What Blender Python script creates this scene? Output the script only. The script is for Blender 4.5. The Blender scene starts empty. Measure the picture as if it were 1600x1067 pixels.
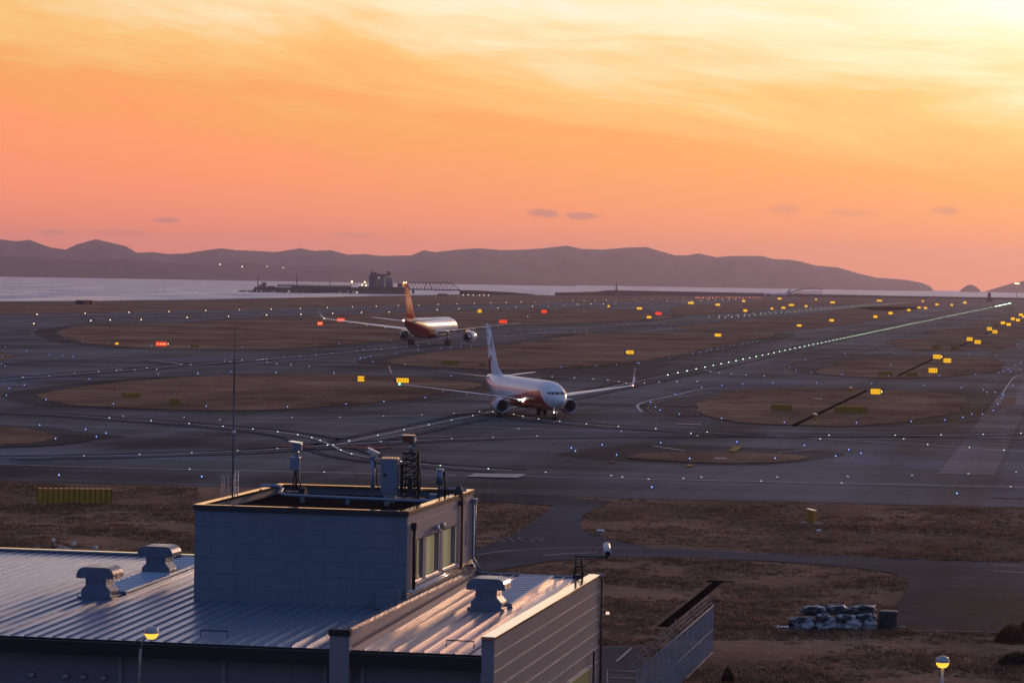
import bpy, bmesh, math, random
from mathutils import Vector, Matrix
random.seed(7)
R = math.radians
S = bpy.context.scene

# ------------------------------------------------------------------ camera
H = 19.0; F = 4600.0
PITCH = math.atan(97.5 / F); ROLL = math.atan(.0167)
fw = Vector((0, math.cos(PITCH), -math.sin(PITCH)))
up = Vector((0, math.sin(PITCH), math.cos(PITCH)))
rt = Vector((1, 0, 0))
cr, sr = math.cos(ROLL), math.sin(ROLL)
cx = rt * cr + up * sr
cy = up * cr - rt * sr
cam_d = bpy.data.cameras.new('camera'); cam = bpy.data.objects.new('camera', cam_d)
S.collection.objects.link(cam)
m = Matrix((cx, cy, -fw)).transposed().to_4x4(); m.translation = Vector((0, 0, H))
cam.matrix_world = m
cam_d.sensor_width = 36; cam_d.lens = F / 1600 * 36
cam_d.clip_start = 1; cam_d.clip_end = 60000
S.camera = cam

# ------------------------------------------------------------------ light, sky, exposure
SUN_AZ, SUN_EL = 21.0, 7.5
sl = bpy.data.lights.new('sun', 'SUN'); so = bpy.data.objects.new('sun', sl); S.collection.objects.link(so)
sl.energy = .75; sl.color = (1, .50, .24); sl.angle = R(2.5)
sd = Vector((math.sin(R(SUN_AZ)) * math.cos(R(SUN_EL)), math.cos(R(SUN_AZ)) * math.cos(R(SUN_EL)), math.sin(R(SUN_EL))))
so.rotation_euler = sd.to_track_quat('Z', 'Y').to_euler()
S.view_settings.view_transform = 'Standard'; S.view_settings.look = 'None'
S.view_settings.exposure = 0; S.view_settings.gamma = 1

def lin(r, g, b):
    f = lambda c: (c / 255) / 12.92 if c / 255 <= .04045 else (((c / 255) + .055) / 1.055) ** 2.4
    return (f(r), f(g), f(b), 1)

class NT:
    def __init__(s, tree): s.t = tree; s.n = tree.nodes; s.l = tree.links
    def node(s, typ, ins=None, **kw):
        n = s.n.new(typ)
        for k, v in kw.items(): setattr(n, k, v)
        for k, v in (ins or {}).items(): s.set(n.inputs[k], v)
        return n
    def set(s, sock, v):
        if isinstance(v, bpy.types.NodeSocket): s.l.new(v, sock)
        elif isinstance(v, bpy.types.Node): s.l.new(v.outputs[0], sock)
        else: sock.default_value = v
    def m(s, op, a, b=None, c=None, clamp=False):
        n = s.n.new('ShaderNodeMath'); n.operation = op; n.use_clamp = clamp
        s.set(n.inputs[0], a)
        if b is not None: s.set(n.inputs[1], b)
        if c is not None: s.set(n.inputs[2], c)
        return n.outputs[0]
    def step(s, v, lo, hi, a=0., b=1.):
        n = s.n.new('ShaderNodeMapRange'); n.interpolation_type = 'SMOOTHSTEP'
        s.set(n.inputs[0], v); n.inputs[1].default_value = lo; n.inputs[2].default_value = hi
        n.inputs[3].default_value = a; n.inputs[4].default_value = b
        return n.outputs[0]
    def mix(s, f, a, b, bt='MIX'):
        n = s.n.new('ShaderNodeMix'); n.data_type = 'RGBA'; n.blend_type = bt
        s.set(n.inputs[0], f); s.set(n.inputs[6], a); s.set(n.inputs[7], b)
        return n.outputs[2]
    def noise(s, vec, scale, detail=3, rough=.55, dist=0.):
        n = s.n.new('ShaderNodeTexNoise'); s.set(n.inputs['Vector'], vec)
        n.inputs['Scale'].default_value = scale; n.inputs['Detail'].default_value = detail
        n.inputs['Roughness'].default_value = rough; n.inputs['Distortion'].default_value = dist
        return n.outputs[0]
    def ramp(s, f, stops, interp='LINEAR'):
        n = s.n.new('ShaderNodeValToRGB'); e = n.color_ramp.elements; n.color_ramp.interpolation = interp
        while len(e) < len(stops): e.new(.5)
        for i, (p, c) in enumerate(stops): e[i].position = p; e[i].color = c
        s.set(n.inputs[0], f); return n.outputs[0]
    def xyz(s, x, y, z):
        n = s.n.new('ShaderNodeCombineXYZ'); s.set(n.inputs[0], x); s.set(n.inputs[1], y); s.set(n.inputs[2], z); return n.outputs[0]
    def sep(s, v):
        n = s.n.new('ShaderNodeSeparateXYZ'); s.set(n.inputs[0], v); return n.outputs

W = bpy.data.worlds.new('World'); S.world = W; W.use_nodes = True
T = NT(W.node_tree); T.n.clear()
gen = T.node('ShaderNodeTexCoord').outputs['Generated']
X, Y, Z = T.sep(gen)
el = T.m('MULTIPLY', T.m('ARCSINE', Z), 57.2958)
az = T.m('MULTIPLY', T.m('ARCTAN2', X, Y), 57.2958)
azc = T.m('MINIMUM', T.m('MAXIMUM', az, -60.), 24.)
# long cirrus streaks sinking to the right
wob = T.noise(T.xyz(T.m('MULTIPLY', az, .09), T.m('MULTIPLY', el, .35), 3.), 1.0, 2)
su = T.m('ADD', T.m('MULTIPLY', az, .985), T.m('MULTIPLY', el, -.17))
sv = T.m('ADD', T.m('ADD', T.m('MULTIPLY', az, .13), T.m('MULTIPLY', el, .985)), T.m('MULTIPLY', wob, 1.6))
n1 = T.noise(T.xyz(T.m('MULTIPLY', su, .10), T.m('MULTIPLY', sv, .62), 0.), 1.0, 6, .62, .5)
n2 = T.noise(T.xyz(T.m('MULTIPLY', su, .32), T.m('MULTIPLY', sv, 2.6), 7.), 1.0, 5, .6, .3)
str_amp = T.step(el, 1.2, 4.0, .25, 1.)
n3 = T.noise(T.xyz(T.m('MULTIPLY', su, .8), T.m('MULTIPLY', sv, 9.), 2.), 1.0, 4, .6, .4)
pert = T.m('MULTIPLY', T.m('ADD', T.m('ADD', T.m('MULTIPLY', T.m('SUBTRACT', n1, .5), 5.2), T.m('MULTIPLY', T.m('SUBTRACT', n2, .5), 1.5)), T.m('MULTIPLY', T.m('SUBTRACT', n3, .5), .45)), str_amp)
t = T.m('ADD', T.m('ADD', el, T.m('MULTIPLY', azc, .108)), pert)
tt = T.m('DIVIDE', T.m('ADD', t, 2.), 12., clamp=True)
P_ = lambda d: (d + 2) / 12
glow = T.ramp(tt, [(P_(-1.5), (1.10, .29, .19, 1)), (P_(0.3), (1.14, .31, .155, 1)), (P_(1.6), (1.10, .345, .125, 1)), (P_(2.8), lin(255, 168, 88)),
                   (P_(4.0), lin(255, 198, 120)), (P_(5.2), lin(255, 235, 192)), (P_(6.6), lin(255, 250, 238)), (P_(9.5), lin(255, 252, 244))])
# small grey-violet cloudlets just above the hills
for (ca, ce, wa, we, k) in ((.57, 1.29, .30, .10, .62), (1.35, 1.25, .38, .07, .6), (-6.72, 1.02, .25, .055, .55), (8.35, 1.46, .26, .08, .45), (5.25, 1.43, .30, .11, .3), (6.5, 1.38, .5, .08, .25), (-8.9, .75, .3, .06, .3), (-7.6, .77, .55, .06, .25), (-3.1, .8, .4, .05, .25)):
    dx = T.m('DIVIDE', T.m('SUBTRACT', az, ca), wa); dy = T.m('DIVIDE', T.m('SUBTRACT', el, ce), we)
    r2 = T.m('ADD', T.m('ADD', T.m('MULTIPLY', dx, dx), T.m('MULTIPLY', dy, dy)), T.m('MULTIPLY', T.m('SUBTRACT', T.noise(T.xyz(T.m('MULTIPLY', az, 3.), T.m('MULTIPLY', el, 9.), ca), 1., 3), .5), 2.4))
    glow = T.mix(T.step(r2, 1.6, .1, 0., k), glow, lin(176, 118, 128))
# dusk dome: violet blue overhead and behind the camera
cosd = T.m('COSINE', T.m('MULTIPLY', T.m('SUBTRACT', az, SUN_AZ), .0174533))
dome = T.mix(T.step(el, 0., 70.), lin(82, 102, 142), lin(104, 126, 168))
side = T.mix(T.step(el, 0., 30.), lin(180, 120, 128), lin(114, 124, 158))
dome = T.mix(T.step(cosd, -.55, .55), dome, side)
front = T.m('MULTIPLY', T.step(cosd, .0, .93), T.step(el, 15., 6.5))
col = T.mix(front, dome, glow)
# wide aureole round the hidden sun, above the frame
dd = T.m('ADD', T.m('POWER', T.m('DIVIDE', T.m('SUBTRACT', az, 24.), 11.), 2.), T.m('POWER', T.m('DIVIDE', T.m('SUBTRACT', el, 11.5), 4.2), 2.))
aur = T.m('MULTIPLY', T.m('EXPONENT', T.m('MULTIPLY', dd, -1.)), 1.0)
aurc = T.node('ShaderNodeVectorMath', {0: (1, .92, .84)}, operation='SCALE'); T.set(aurc.inputs['Scale'], aur)
addn = T.node('ShaderNodeVectorMath', {0: col, 1: aurc.outputs[0]}, operation='ADD')
sky = T.node('ShaderNodeTexSky'); sky.sky_type = 'NISHITA'; sky.sun_disc = False
sky.sun_elevation = R(SUN_EL); sky.sun_rotation = R(SUN_AZ); sky.dust_density = 3
bg1 = T.node('ShaderNodeBackground', {'Color': sky.outputs[0], 'Strength': .05 * .12})
bg2 = T.node('ShaderNodeBackground', {'Color': addn.outputs[0], 'Strength': 1.0})
ad = T.node('ShaderNodeAddShader'); T.l.new(bg1.outputs[0], ad.inputs[0]); T.l.new(bg2.outputs[0], ad.inputs[1])
out = T.node('ShaderNodeOutputWorld'); T.l.new(ad.outputs[0], out.inputs['Surface'])

# ------------------------------------------------------------------ coordinates
def ray(px, py): return fw + cx * ((px - 800) / F) - cy * ((py - 533.5) / F)
def G(px, py, z=0.):
    """photo pixel -> the point where its ray meets height z"""
    d = ray(px, py); t = (z - H) / d.z
    return Vector((d.x * t, d.y * t, z))
def D(px, py, dist):
    d = ray(px, py); t = dist / d.y
    return Vector((d.x * t, d.y * t, H + d.z * t))
d_ = ray(1689, 451); AZ = math.atan2(d_.x, d_.y); cA, sA = math.cos(AZ), math.sin(AZ)
def UV(v, u, z=0.): return Vector((v * cA + u * sA, -v * sA + u * cA, z))     # airfield grid: u along the runway, v to its right
def toUV(p): return (p.x * cA - p.y * sA, p.x * sA + p.y * cA)
def C(ox, oy, pts, k=4.): return [(ox + x / k, oy + y / k) for x, y in pts]
C1 = lambda p: C(0, 320, p); C2 = lambda p: C(400, 320, p); C3 = lambda p: C(800, 320, p); C4 = lambda p: C(1200, 320, p)
C5 = lambda p: C(0, 560, p); C6 = lambda p: C(400, 560, p); C7 = lambda p: C(800, 560, p); C8 = lambda p: C(1200, 560, p)

# ------------------------------------------------------------------ helpers
def tag(o, label=None, cat=None, group=None, kind=None):
    if label: o['label'] = label
    if cat: o['category'] = cat
    if group: o['group'] = group
    if kind: o['kind'] = kind
    return o
def empty(name, loc=(0, 0, 0), rz=0, label=None, cat=None, group=None):
    o = bpy.data.objects.new(name, None); S.collection.objects.link(o); o.location = loc; o.rotation_euler = (0, 0, rz)
    o.empty_display_size = .3
    return tag(o, label, cat, group)
class MB:
    def __init__(s): s.b = bmesh.new(); s.mats = []
    def mi(s, mat):
        if mat is None: return 0
        if mat not in s.mats: s.mats.append(mat)
        return s.mats.index(mat)
    def face(s, pts, mat=None):
        f = s.b.faces.new([s.b.verts.new(p) for p in pts]); f.material_index = s.mi(mat); return f
    def box(s, c, d, mat=None, rz=0, M=None):
        hx, hy, hz = d[0] / 2, d[1] / 2, d[2] / 2
        co = [Vector((x, y, z)) for x in (-hx, hx) for y in (-hy, hy) for z in (-hz, hz)]
        rot = Matrix.Rotation(rz, 3, 'Z') if M is None else M
        v = [s.b.verts.new(rot @ q + Vector(c)) for q in co]; i = s.mi(mat)
        for a in ((0, 1, 3, 2), (4, 6, 7, 5), (0, 4, 5, 1), (2, 3, 7, 6), (0, 2, 6, 4), (1, 5, 7, 3)):
            f = s.b.faces.new([v[k] for k in a]); f.material_index = i
        return s
    def bx(s, x0, x1, y0, y1, z0, z1, mat=None):
        return s.box(((x0 + x1) / 2, (y0 + y1) / 2, (z0 + z1) / 2), (abs(x1 - x0), abs(y1 - y0), abs(z1 - z0)), mat)
    def rings(s, rings, mat=None, close=True, cap=True, smooth=True):
        vs = [[s.b.verts.new(p) for p in r] for r in rings]; i = s.mi(mat); n = len(vs[0])
        for a, b in zip(vs, vs[1:]):
            for k in range(n if close else n - 1):
                f = s.b.faces.new((a[k], a[(k + 1) % n], b[(k + 1) % n], b[k])); f.material_index = i; f.smooth = smooth
        if cap:
            for r in (vs[0][::-1], vs[-1]):
                f = s.b.faces.new(r); f.material_index = i
        return s
    def tube(s, pts, r, mat=None, n=8, cap=True, r1=None):
        pts = [Vector(p) for p in pts]; rg = []
        for i, p in enumerate(pts):
            t = (pts[min(i + 1, len(pts) - 1)] - pts[max(i - 1, 0)]).normalized()
            a = Vector((0, 0, 1)) if abs(t.z) < .9 else Vector((1, 0, 0))
            e1 = t.cross(a).normalized(); e2 = t.cross(e1)
            rr = r if r1 is None else r + (r1 - r) * i / (len(pts) - 1)
            rg.append([p + (e1 * math.cos(k * 2 * math.pi / n) + e2 * math.sin(k * 2 * math.pi / n)) * rr for k in range(n)])
        return s.rings(rg, mat, cap=cap)
    def lathe(s, prof, c=(0, 0, 0), axis='Z', mat=None, n=24, cap=False):
        rg = []
        for (r, h) in prof:
            ring = []
            for k in range(n):
                a = 2 * math.pi * k / n
                q = Vector((r * math.cos(a), r * math.sin(a), h))
                if axis == 'X': q = Vector((h, r * math.cos(a), r * math.sin(a)))
                if axis == 'Y': q = Vector((r * math.cos(a), h, r * math.sin(a)))
                ring.append(q + Vector(c))
            rg.append(ring)
        return s.rings(rg, mat, cap=cap)
    def build(s, name, mat=None, parent=None, recalc=True, bevel=0):
        if recalc: bmesh.ops.recalc_face_normals(s.b, faces=s.b.faces)
        me = bpy.data.meshes.new(name); s.b.to_mesh(me); s.b.free()
        for q in (s.mats or [mat]): me.materials.append(q)
        o = bpy.data.objects.new(name, me); S.collection.objects.link(o)
        if parent: o.parent = parent
        if bevel:
            b = o.modifiers.new('bevel', 'BEVEL'); b.width = bevel; b.segments = 2; b.limit_method = 'ANGLE'
        return o
def copy_tree(o, parent=None):
    c = o.copy(); S.collection.objects.link(c)
    if parent: c.parent = parent
    for ch in list(o.children): copy_tree(ch, c)
    return c

def mat(name, color, rough=.6, metal=0., emit=None, es=0., spec=.5, bump=None, var=None, coat=0., vscale=None):
    """procedural principled material; var = (noise scale, amount), bump = (scale, strength, distance)"""
    ma = bpy.data.materials.new(name); ma.use_nodes = True; n = NT(ma.node_tree)
    p = ma.node_tree.nodes['Principled BSDF']
    c = tuple(color) if len(color) == 4 else tuple(color) + (1,)
    p.inputs['Base Color'].default_value = c; p.inputs['Roughness'].default_value = rough; p.inputs['Metallic'].default_value = metal
    p.inputs['Specular IOR Level'].default_value = spec; p.inputs['Coat Weight'].default_value = coat
    co = n.node('ShaderNodeTexCoord').outputs['Object']
    if vscale: co = n.node('ShaderNodeVectorMath', {0: co, 1: vscale}, operation='MULTIPLY').outputs[0]
    if var:
        a = n.noise(co, var[0], 5, .6); b = n.noise(co, var[0] * 7.3, 3)
        f = n.m('ADD', n.m('MULTIPLY', a, .7), n.m('MULTIPLY', b, .3)); k = var[1]
        lo = tuple(x * (1 - k) for x in c[:3]) + (1,); hi = tuple(min(1, x * (1 + k)) for x in c[:3]) + (1,)
        n.set(p.inputs['Base Color'], n.ramp(f, [(.32, lo), (.68, hi)]))
        n.set(p.inputs['Roughness'], n.step(a, .3, .7, max(0, rough - .08), min(1, rough + .08)))
    if bump:
        b = n.node('ShaderNodeBump', {'Height': n.noise(co, bump[0], 4), 'Strength': bump[1], 'Distance': bump[2]})
        n.l.new(b.outputs[0], p.inputs['Normal'])
    if emit:
        p.inputs['Emission Color'].default_value = tuple(emit) + (1,); p.inputs['Emission Strength'].default_value = es
        ma.cycles.emission_sampling = 'NONE'
    ma['nt'] = 1
    return ma

M = {}
M['white'] = mat('white_paint', (.62, .62, .63), .35, var=(1.5, .08))
M['grey'] = mat('grey_steel', (.28, .29, .31), .45, .6, var=(3, .15))
M['galv'] = mat('galvanised', (.38, .40, .43), .4, .8, var=(4, .15))
M['dark'] = mat('dark_steel', (.035, .035, .04), .5, .3, var=(3, .2))
M['black'] = mat('black_rubber', (.012, .012, .013), .8, var=(8, .3))
M['concrete'] = mat('concrete', (.27, .26, .25), .9, var=(.8, .2), bump=(14, .3, .02))
M['rust'] = mat('rusty_orange_steel', (.22, .06, .03), .75, var=(.8, .35))
M['olive'] = mat('yellow_sign_paint', (.52, .29, .02), .5, var=(2, .2))
M['orange'] = mat('orange_yellow_paint', (.44, .20, .015), .5, var=(2, .15))
M['glass_dark'] = mat('dark_glass', (.01, .012, .016), .08, spec=.8)
M['chrome'] = mat('bare_metal', (.62, .62, .64), .18, 1., var=(4, .1))
M['signY'] = mat('lit_yellow_panel', (.6, .35, .02), .5, emit=(1, .50, .012), es=.95)
M['signYfar'] = mat('lit_yellow_panel_far', (.6, .35, .02), .5, emit=(1, .48, .012), es=1.15)
M['signR'] = mat('lit_red_panel', (.5, .03, .01), .5, emit=(1, .045, .008), es=1.3)
M['signW'] = mat('lit_white_legend', (.7, .7, .6), .5, emit=(1, .62, .25), es=1.3)
M['legend'] = mat('dark_legend', (.06, .035, .004), .6, emit=(1, .5, .01), es=.32)
def em(name, col, s): return mat(name, tuple(.3 * c for c in col), .4, emit=col, es=s)
M['Lwarm'] = em('runway_lens', (1, .66, .32), 13)
M['Lcent'] = em('centreline_lens', (.80, 1, .85), 2.3)
M['Lblue'] = em('blue_lens', (.18, .34, 1), 3.4)
M['Lred'] = em('red_lens', (1, .16, .12), 14)
M['Lwhite'] = em('white_lens', (1, .93, .78), 30)
M['Lpink'] = em('wall_lamp_glow', (1, .6, .5), 1.1)
M['Lrow'] = em('straight_row_lens', (.62, 1, .62), 10)
M['Ljet'] = em('jetty_lens', (1, .9, .75), 3.5)
M['Ldim'] = em('dim_centreline_lens', (.95, .95, .95), .6)
M['Lland'] = em('landing_lens', (1, .93, .72), 12)
M['Lgreen'] = em('green_lens', (.1, 1, .35), 14)
M['Lsodium'] = em('sodium_lamp_glow', (1, .56, .06), 1.35)
M['Lpier'] = em('amber_floodlight', (1, .52, .14), 26)
M['Ltown'] = em('town_light', (1, .72, .42), 14)

# ------------------------------------------------------------------ ground materials
def ground_mat(name, kind):
    ma = bpy.data.materials.new(name); ma.use_nodes = True; n = NT(ma.node_tree); p = ma.node_tree.nodes['Principled BSDF']
    pos = n.node('ShaderNodeNewGeometry').outputs['Position']
    x, y, z = n.sep(pos)
    v = n.m('SUBTRACT', n.m('MULTIPLY', x, cA), n.m('MULTIPLY', y, sA)); u = n.m('ADD', n.m('MULTIPLY', x, sA), n.m('MULTIPLY', y, cA))
    if kind == 'grass':
        a = n.noise(pos, .018, 4, .6); b = n.noise(n.xyz(n.m('MULTIPLY', v, .09), n.m('MULTIPLY', u, .05), 0.), 1., 5, .7)
        c = n.noise(pos, 1.1, 5, .75)
        f = n.m('ADD', n.m('ADD', n.m('MULTIPLY', a, .35), n.m('MULTIPLY', b, .35)), n.m('MULTIPLY', c, .3))
        n.set(p.inputs['Base Color'], n.ramp(f, [(.38, (.10, .060, .040, 1)), (.45, (.215, .125, .080, 1)), (.52, (.335, .195, .120, 1)), (.60, (.48, .290, .175, 1))]))
        p.inputs['Roughness'].default_value = 1; p.inputs['Specular IOR Level'].default_value = 0
        b1 = n.node('ShaderNodeBump', {'Height': n.noise(pos, 2.2, 6, .7), 'Strength': .8, 'Distance': .35})
        n.l.new(b1.outputs[0], p.inputs['Normal'])
    if kind in ('asphalt', 'shoulder', 'concrete', 'apron', 'road'):
        base = {'asphalt': (.092, .097, .106), 'shoulder': (.038, .041, .047), 'concrete': (.17, .16, .17), 'apron': (.100, .112, .145), 'road': (.042, .052, .072)}[kind]
        # paving lanes laid along the taxiways, with patches and tyre-darkened wheel paths
        lane = n.noise(n.xyz(n.m('MULTIPLY', v, .055), n.m('MULTIPLY', u, .0035), 0.), 1., 5, .62, .6)
        cross = n.noise(n.xyz(n.m('MULTIPLY', v, .006), n.m('MULTIPLY', u, .045), 5.), 1., 5, .62, .8)
        big = n.noise(pos, .009, 4, .6, 1.2)
        fine = n.noise(pos, .9, 5, .7)
        f = n.m('ADD', n.m('ADD', n.m('MULTIPLY', lane, .3), n.m('MULTIPLY', cross, .34)), n.m('ADD', n.m('MULTIPLY', big, .24), n.m('MULTIPLY', fine, .12)))
        lo = tuple(q * .42 for q in base) + (1,); hi = tuple(q * 1.75 for q in base) + (1,)
        cc = n.ramp(f, [(.44, lo), (.5, tuple(base) + (1,)), (.57, hi)])
        warm = n.mix(n.step(big, .4, .65, 0., .35), cc, tuple(base[i] * (1.45, 1.12, 1.0)[i] for i in range(3)) + (1,))
        # narrow sealed joints
        j = n.m('ABSOLUTE', n.m('SUBTRACT', n.m('FRACT', n.m('DIVIDE', v, 7.5)), .5))
        jj = n.m('MULTIPLY', n.step(j, .015, .0), .35)
        warm = n.mix(jj, warm, tuple(q * .35 for q in base) + (1,))
        n.set(p.inputs['Base Color'], warm)
        n.set(p.inputs['Roughness'], n.step(f, .38, .62, .74, .60)); p.inputs['Specular IOR Level'].default_value = .015
        b1 = n.node('ShaderNodeBump', {'Height': n.noise(pos, 6., 4, .7), 'Strength': .5, 'Distance': .05})
        n.l.new(b1.outputs[0], p.inputs['Normal'])
    return ma
for k in ('grass', 'asphalt', 'shoulder', 'concrete', 'apron', 'road'): M['g_' + k] = ground_mat('ground_' + k, k)
def paintmat(name, c, k=.3):
    ma = mat(name, c, .8, spec=.03, var=(.6, k)); return ma
M['edgepaint'] = paintmat('worn_edge_paint', (.26, .22, .20), .5); M['stop'] = paintmat('faded_lettering', (.17, .17, .18), .5)
M['paint'] = paintmat('worn_white_paint', (.55, .50, .47)); M['paintp'] = paintmat('pinkish_worn_paint', (.62, .47, .42), .2)
M['painty'] = paintmat('worn_yellow_paint', (.42, .22, .07)); M['paintr'] = paintmat('faded_red_paint', (.15, .068, .064))
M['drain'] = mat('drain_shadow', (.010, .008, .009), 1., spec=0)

def catmull(pts, closed=True, seg=5):
    n = len(pts); o = []
    rng = range(n) if closed else range(n - 1)
    for i in rng:
        g = lambda k: Vector(pts[(i + k) % n] if closed else pts[min(max(i + k, 0), n - 1)])
        p0, p1, p2, p3 = g(-1), g(0), g(1), g(2)
        for k in range(seg):
            t = k / seg
            o.append(.5 * ((2 * p1) + (p2 - p0) * t + (2 * p0 - 5 * p1 + 4 * p2 - p3) * t * t + (3 * p1 - p0 - 3 * p2 + p3) * t ** 3))
    if not closed: o.append(Vector(pts[-1]))
    return o
def outline(pts, smooth=True, jit=0., off=0.):
    from mathutils import noise
    q = catmull(pts) if smooth else [Vector(p) for p in pts]
    w = [G(p[0], p[1], 0) for p in q]
    if jit or off:
        d = []
        for i, p in enumerate(w):
            r = w[(i + 1) % len(w)]; k = max(1, min(40, int((r - p).length / 3)))
            d += [p.lerp(r, j / k) for j in range(k)]
        n_ = len(d); area = sum(d[i].x * d[(i + 1) % n_].y - d[(i + 1) % n_].x * d[i].y for i in range(n_)); sg = 1 if area > 0 else -1
        o = []
        for i, p in enumerate(d):
            t = d[(i + 2) % n_] - d[i - 2]; t.normalize(); nr = Vector((t.y, -t.x, 0)) * sg
            o.append(p + nr * (off + jit * (noise.noise(p * .13) + .6 * noise.noise(p * .45))))
        w = o
    return w
def sheet(name, pts, z, m_, smooth=True, kind='structure', skirt=0., jit=0., off=0.):
    """flat polygon of the ground from photo pixels, optionally with a raised edge"""
    w = outline(pts, smooth, jit, off)
    b = bmesh.new(); vs = [b.verts.new((p.x, p.y, z)) for p in w]
    f = b.faces.new(vs)
    if skirt:
        lo = [b.verts.new((p.x, p.y, z - skirt)) for p in w]
        for i in range(len(vs)):
            j = (i + 1) % len(vs); b.faces.new((vs[i], vs[j], lo[j], lo[i]))
    bmesh.ops.recalc_face_normals(b, faces=b.faces)
    bmesh.ops.triangulate(b, faces=[f], quad_method='BEAUTY', ngon_method='BEAUTY')
    me = bpy.data.meshes.new(name); b.to_mesh(me); b.free(); me.materials.append(m_)
    o = bpy.data.objects.new(name, me); S.collection.objects.link(o)
    if kind: o['kind'] = kind
    return o
def ribbon(mb, pts, w, z, m_=None, smooth=True, seg=6):
    q = catmull(pts, False, seg) if smooth and len(pts) > 2 else [Vector(p) for p in pts]
    w3 = [G(p[0], p[1], 0) for p in q]
    L, Rr = [], []
    for i, p in enumerate(w3):
        t = (w3[min(i + 1, len(w3) - 1)] - w3[max(i - 1, 0)]); t.z = 0; t.normalize()
        nrm = Vector((-t.y, t.x, 0)); L.append(p + nrm * w / 2); Rr.append(p - nrm * w / 2)
    for i in range(len(w3) - 1):
        mb.face([(L[i].x, L[i].y, z), (Rr[i].x, Rr[i].y, z), (Rr[i + 1].x, Rr[i + 1].y, z), (L[i + 1].x, L[i + 1].y, z)], m_)

# ------------------------------------------------------------------ THE SETTING: land, sea, pavements
LAND = [(-500, 476), (0, 472), (100, 471.2), (200, 470.3), (300, 469), (400, 467), (500, 465), (630, 462.3), (718, 460.6), (832, 460.6), (866, 461.5), (950, 461.3), (1190, 462.8), (1440, 466.3), (1600, 468.3), (1900, 472)]
b = MB()
lp = [G(*p) for p in LAND]; b.face([Vector((q.x, q.y, 0)) for q in lp] + [Vector((900, -60, 0)), Vector((-900, -60, 0))])
bmesh.ops.triangulate(b.b, faces=b.b.faces[:])
tag(b.build('ground', M['g_grass'], recalc=False), kind='structure')
# sea
ms = bpy.data.materials.new('sea_water'); ms.use_nodes = True; n = NT(ms.node_tree); p = ms.node_tree.nodes['Principled BSDF']
p.inputs['Base Color'].default_value = (.48, .47, .56, 1); p.inputs['Roughness'].default_value = .32; p.inputs['IOR'].default_value = 1.33  # pale lavender base stands in for sky reflected off the waves
pos = n.node('ShaderNodeNewGeometry').outputs['Position']; sx, sy, sz = n.sep(pos)
wv = n.xyz(n.m('MULTIPLY', sx, .012), n.m('MULTIPLY', sy, .004), 0.)
wa = n.noise(wv, 1., 6, .7); wb = n.noise(pos, .12, 4, .7)
bp = n.node('ShaderNodeBump', {'Height': n.m('ADD', n.m('MULTIPLY', wa, 6.), n.m('MULTIPLY', wb, 1.2)), 'Strength': .55, 'Distance': 1.0}); n.l.new(bp.outputs[0], p.inputs['Normal'])
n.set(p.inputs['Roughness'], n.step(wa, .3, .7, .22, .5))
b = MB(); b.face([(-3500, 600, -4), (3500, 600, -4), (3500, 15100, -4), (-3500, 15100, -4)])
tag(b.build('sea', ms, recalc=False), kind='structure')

# big taxiway field
sheet('taxiway', [(-300, 492), (0, 491), (200, 487.5), (400, 483.5), (600, 478.5), (800, 474.5), (1000, 470), (1250, 466.6), (1440, 467.6), (1620, 470), (1800, 474),
                  (1800, 800), (1600, 793), (1400, 789), (1200, 783), (960, 779), (800, 772), (400, 762), (0, 752), (-300, 744)], .03, M['g_asphalt'], smooth=False)
sheet('shore_ground', [(-300, 700), (0, 696), (60, 694), (130, 690), (172, 686), (196, 684), (165, 679), (120, 674), (60, 669), (0, 666), (-300, 655)], .04, M['g_shoulder']).name = 'taxiway_shoulder'
sheet('taxiway_shoulder', C7([(265, 603), (400, 575), (600, 555), (850, 545), (1200, 548), (1599, 562), (1850, 575), (2080, 598), (1950, 630), (1599, 668), (1100, 668), (700, 645), (400, 622)]), .04, M['g_shoulder'])
sheet('taxiway_shoulder', C8([(1000, 205), (1250, 212), (1480, 232), (1440, 330), (1330, 400), (1100, 405), (850, 418), (600, 428), (1000, 380), (1200, 300)]), .04, M['g_shoulder'])
sheet('taxiway_shoulder', [(1228, 571), (1262, 562), (1330, 555), (1400, 553), (1330, 568), (1285, 577), (1275, 586), (1240, 580)], .04, M['g_shoulder'])
sheet('taxiway_shoulder', C7([(770, 300), (960, 262), (1180, 225), (1400, 200), (1160, 290), (1120, 330), (1180, 365), (1010, 370), (860, 345)]), .04, M['g_shoulder'])
# lighter concrete strip and apron at the right
cs = MB(); cs.face([UV(-13.8, 300, .07), UV(-8.2, 300, .07), UV(-8.2, 660, .07), UV(-13.8, 660, .07)])
tag(cs.build('concrete_strip', M['g_concrete'], recalc=False), kind='structure')
cs = MB(); cs.face([UV(-7.6, 268, .07), UV(60, 268, .07), UV(60, 900, .07), UV(-7.6, 900, .07)])
tag(cs.build('apron', M['g_apron'], recalc=False), kind='structure')
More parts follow.
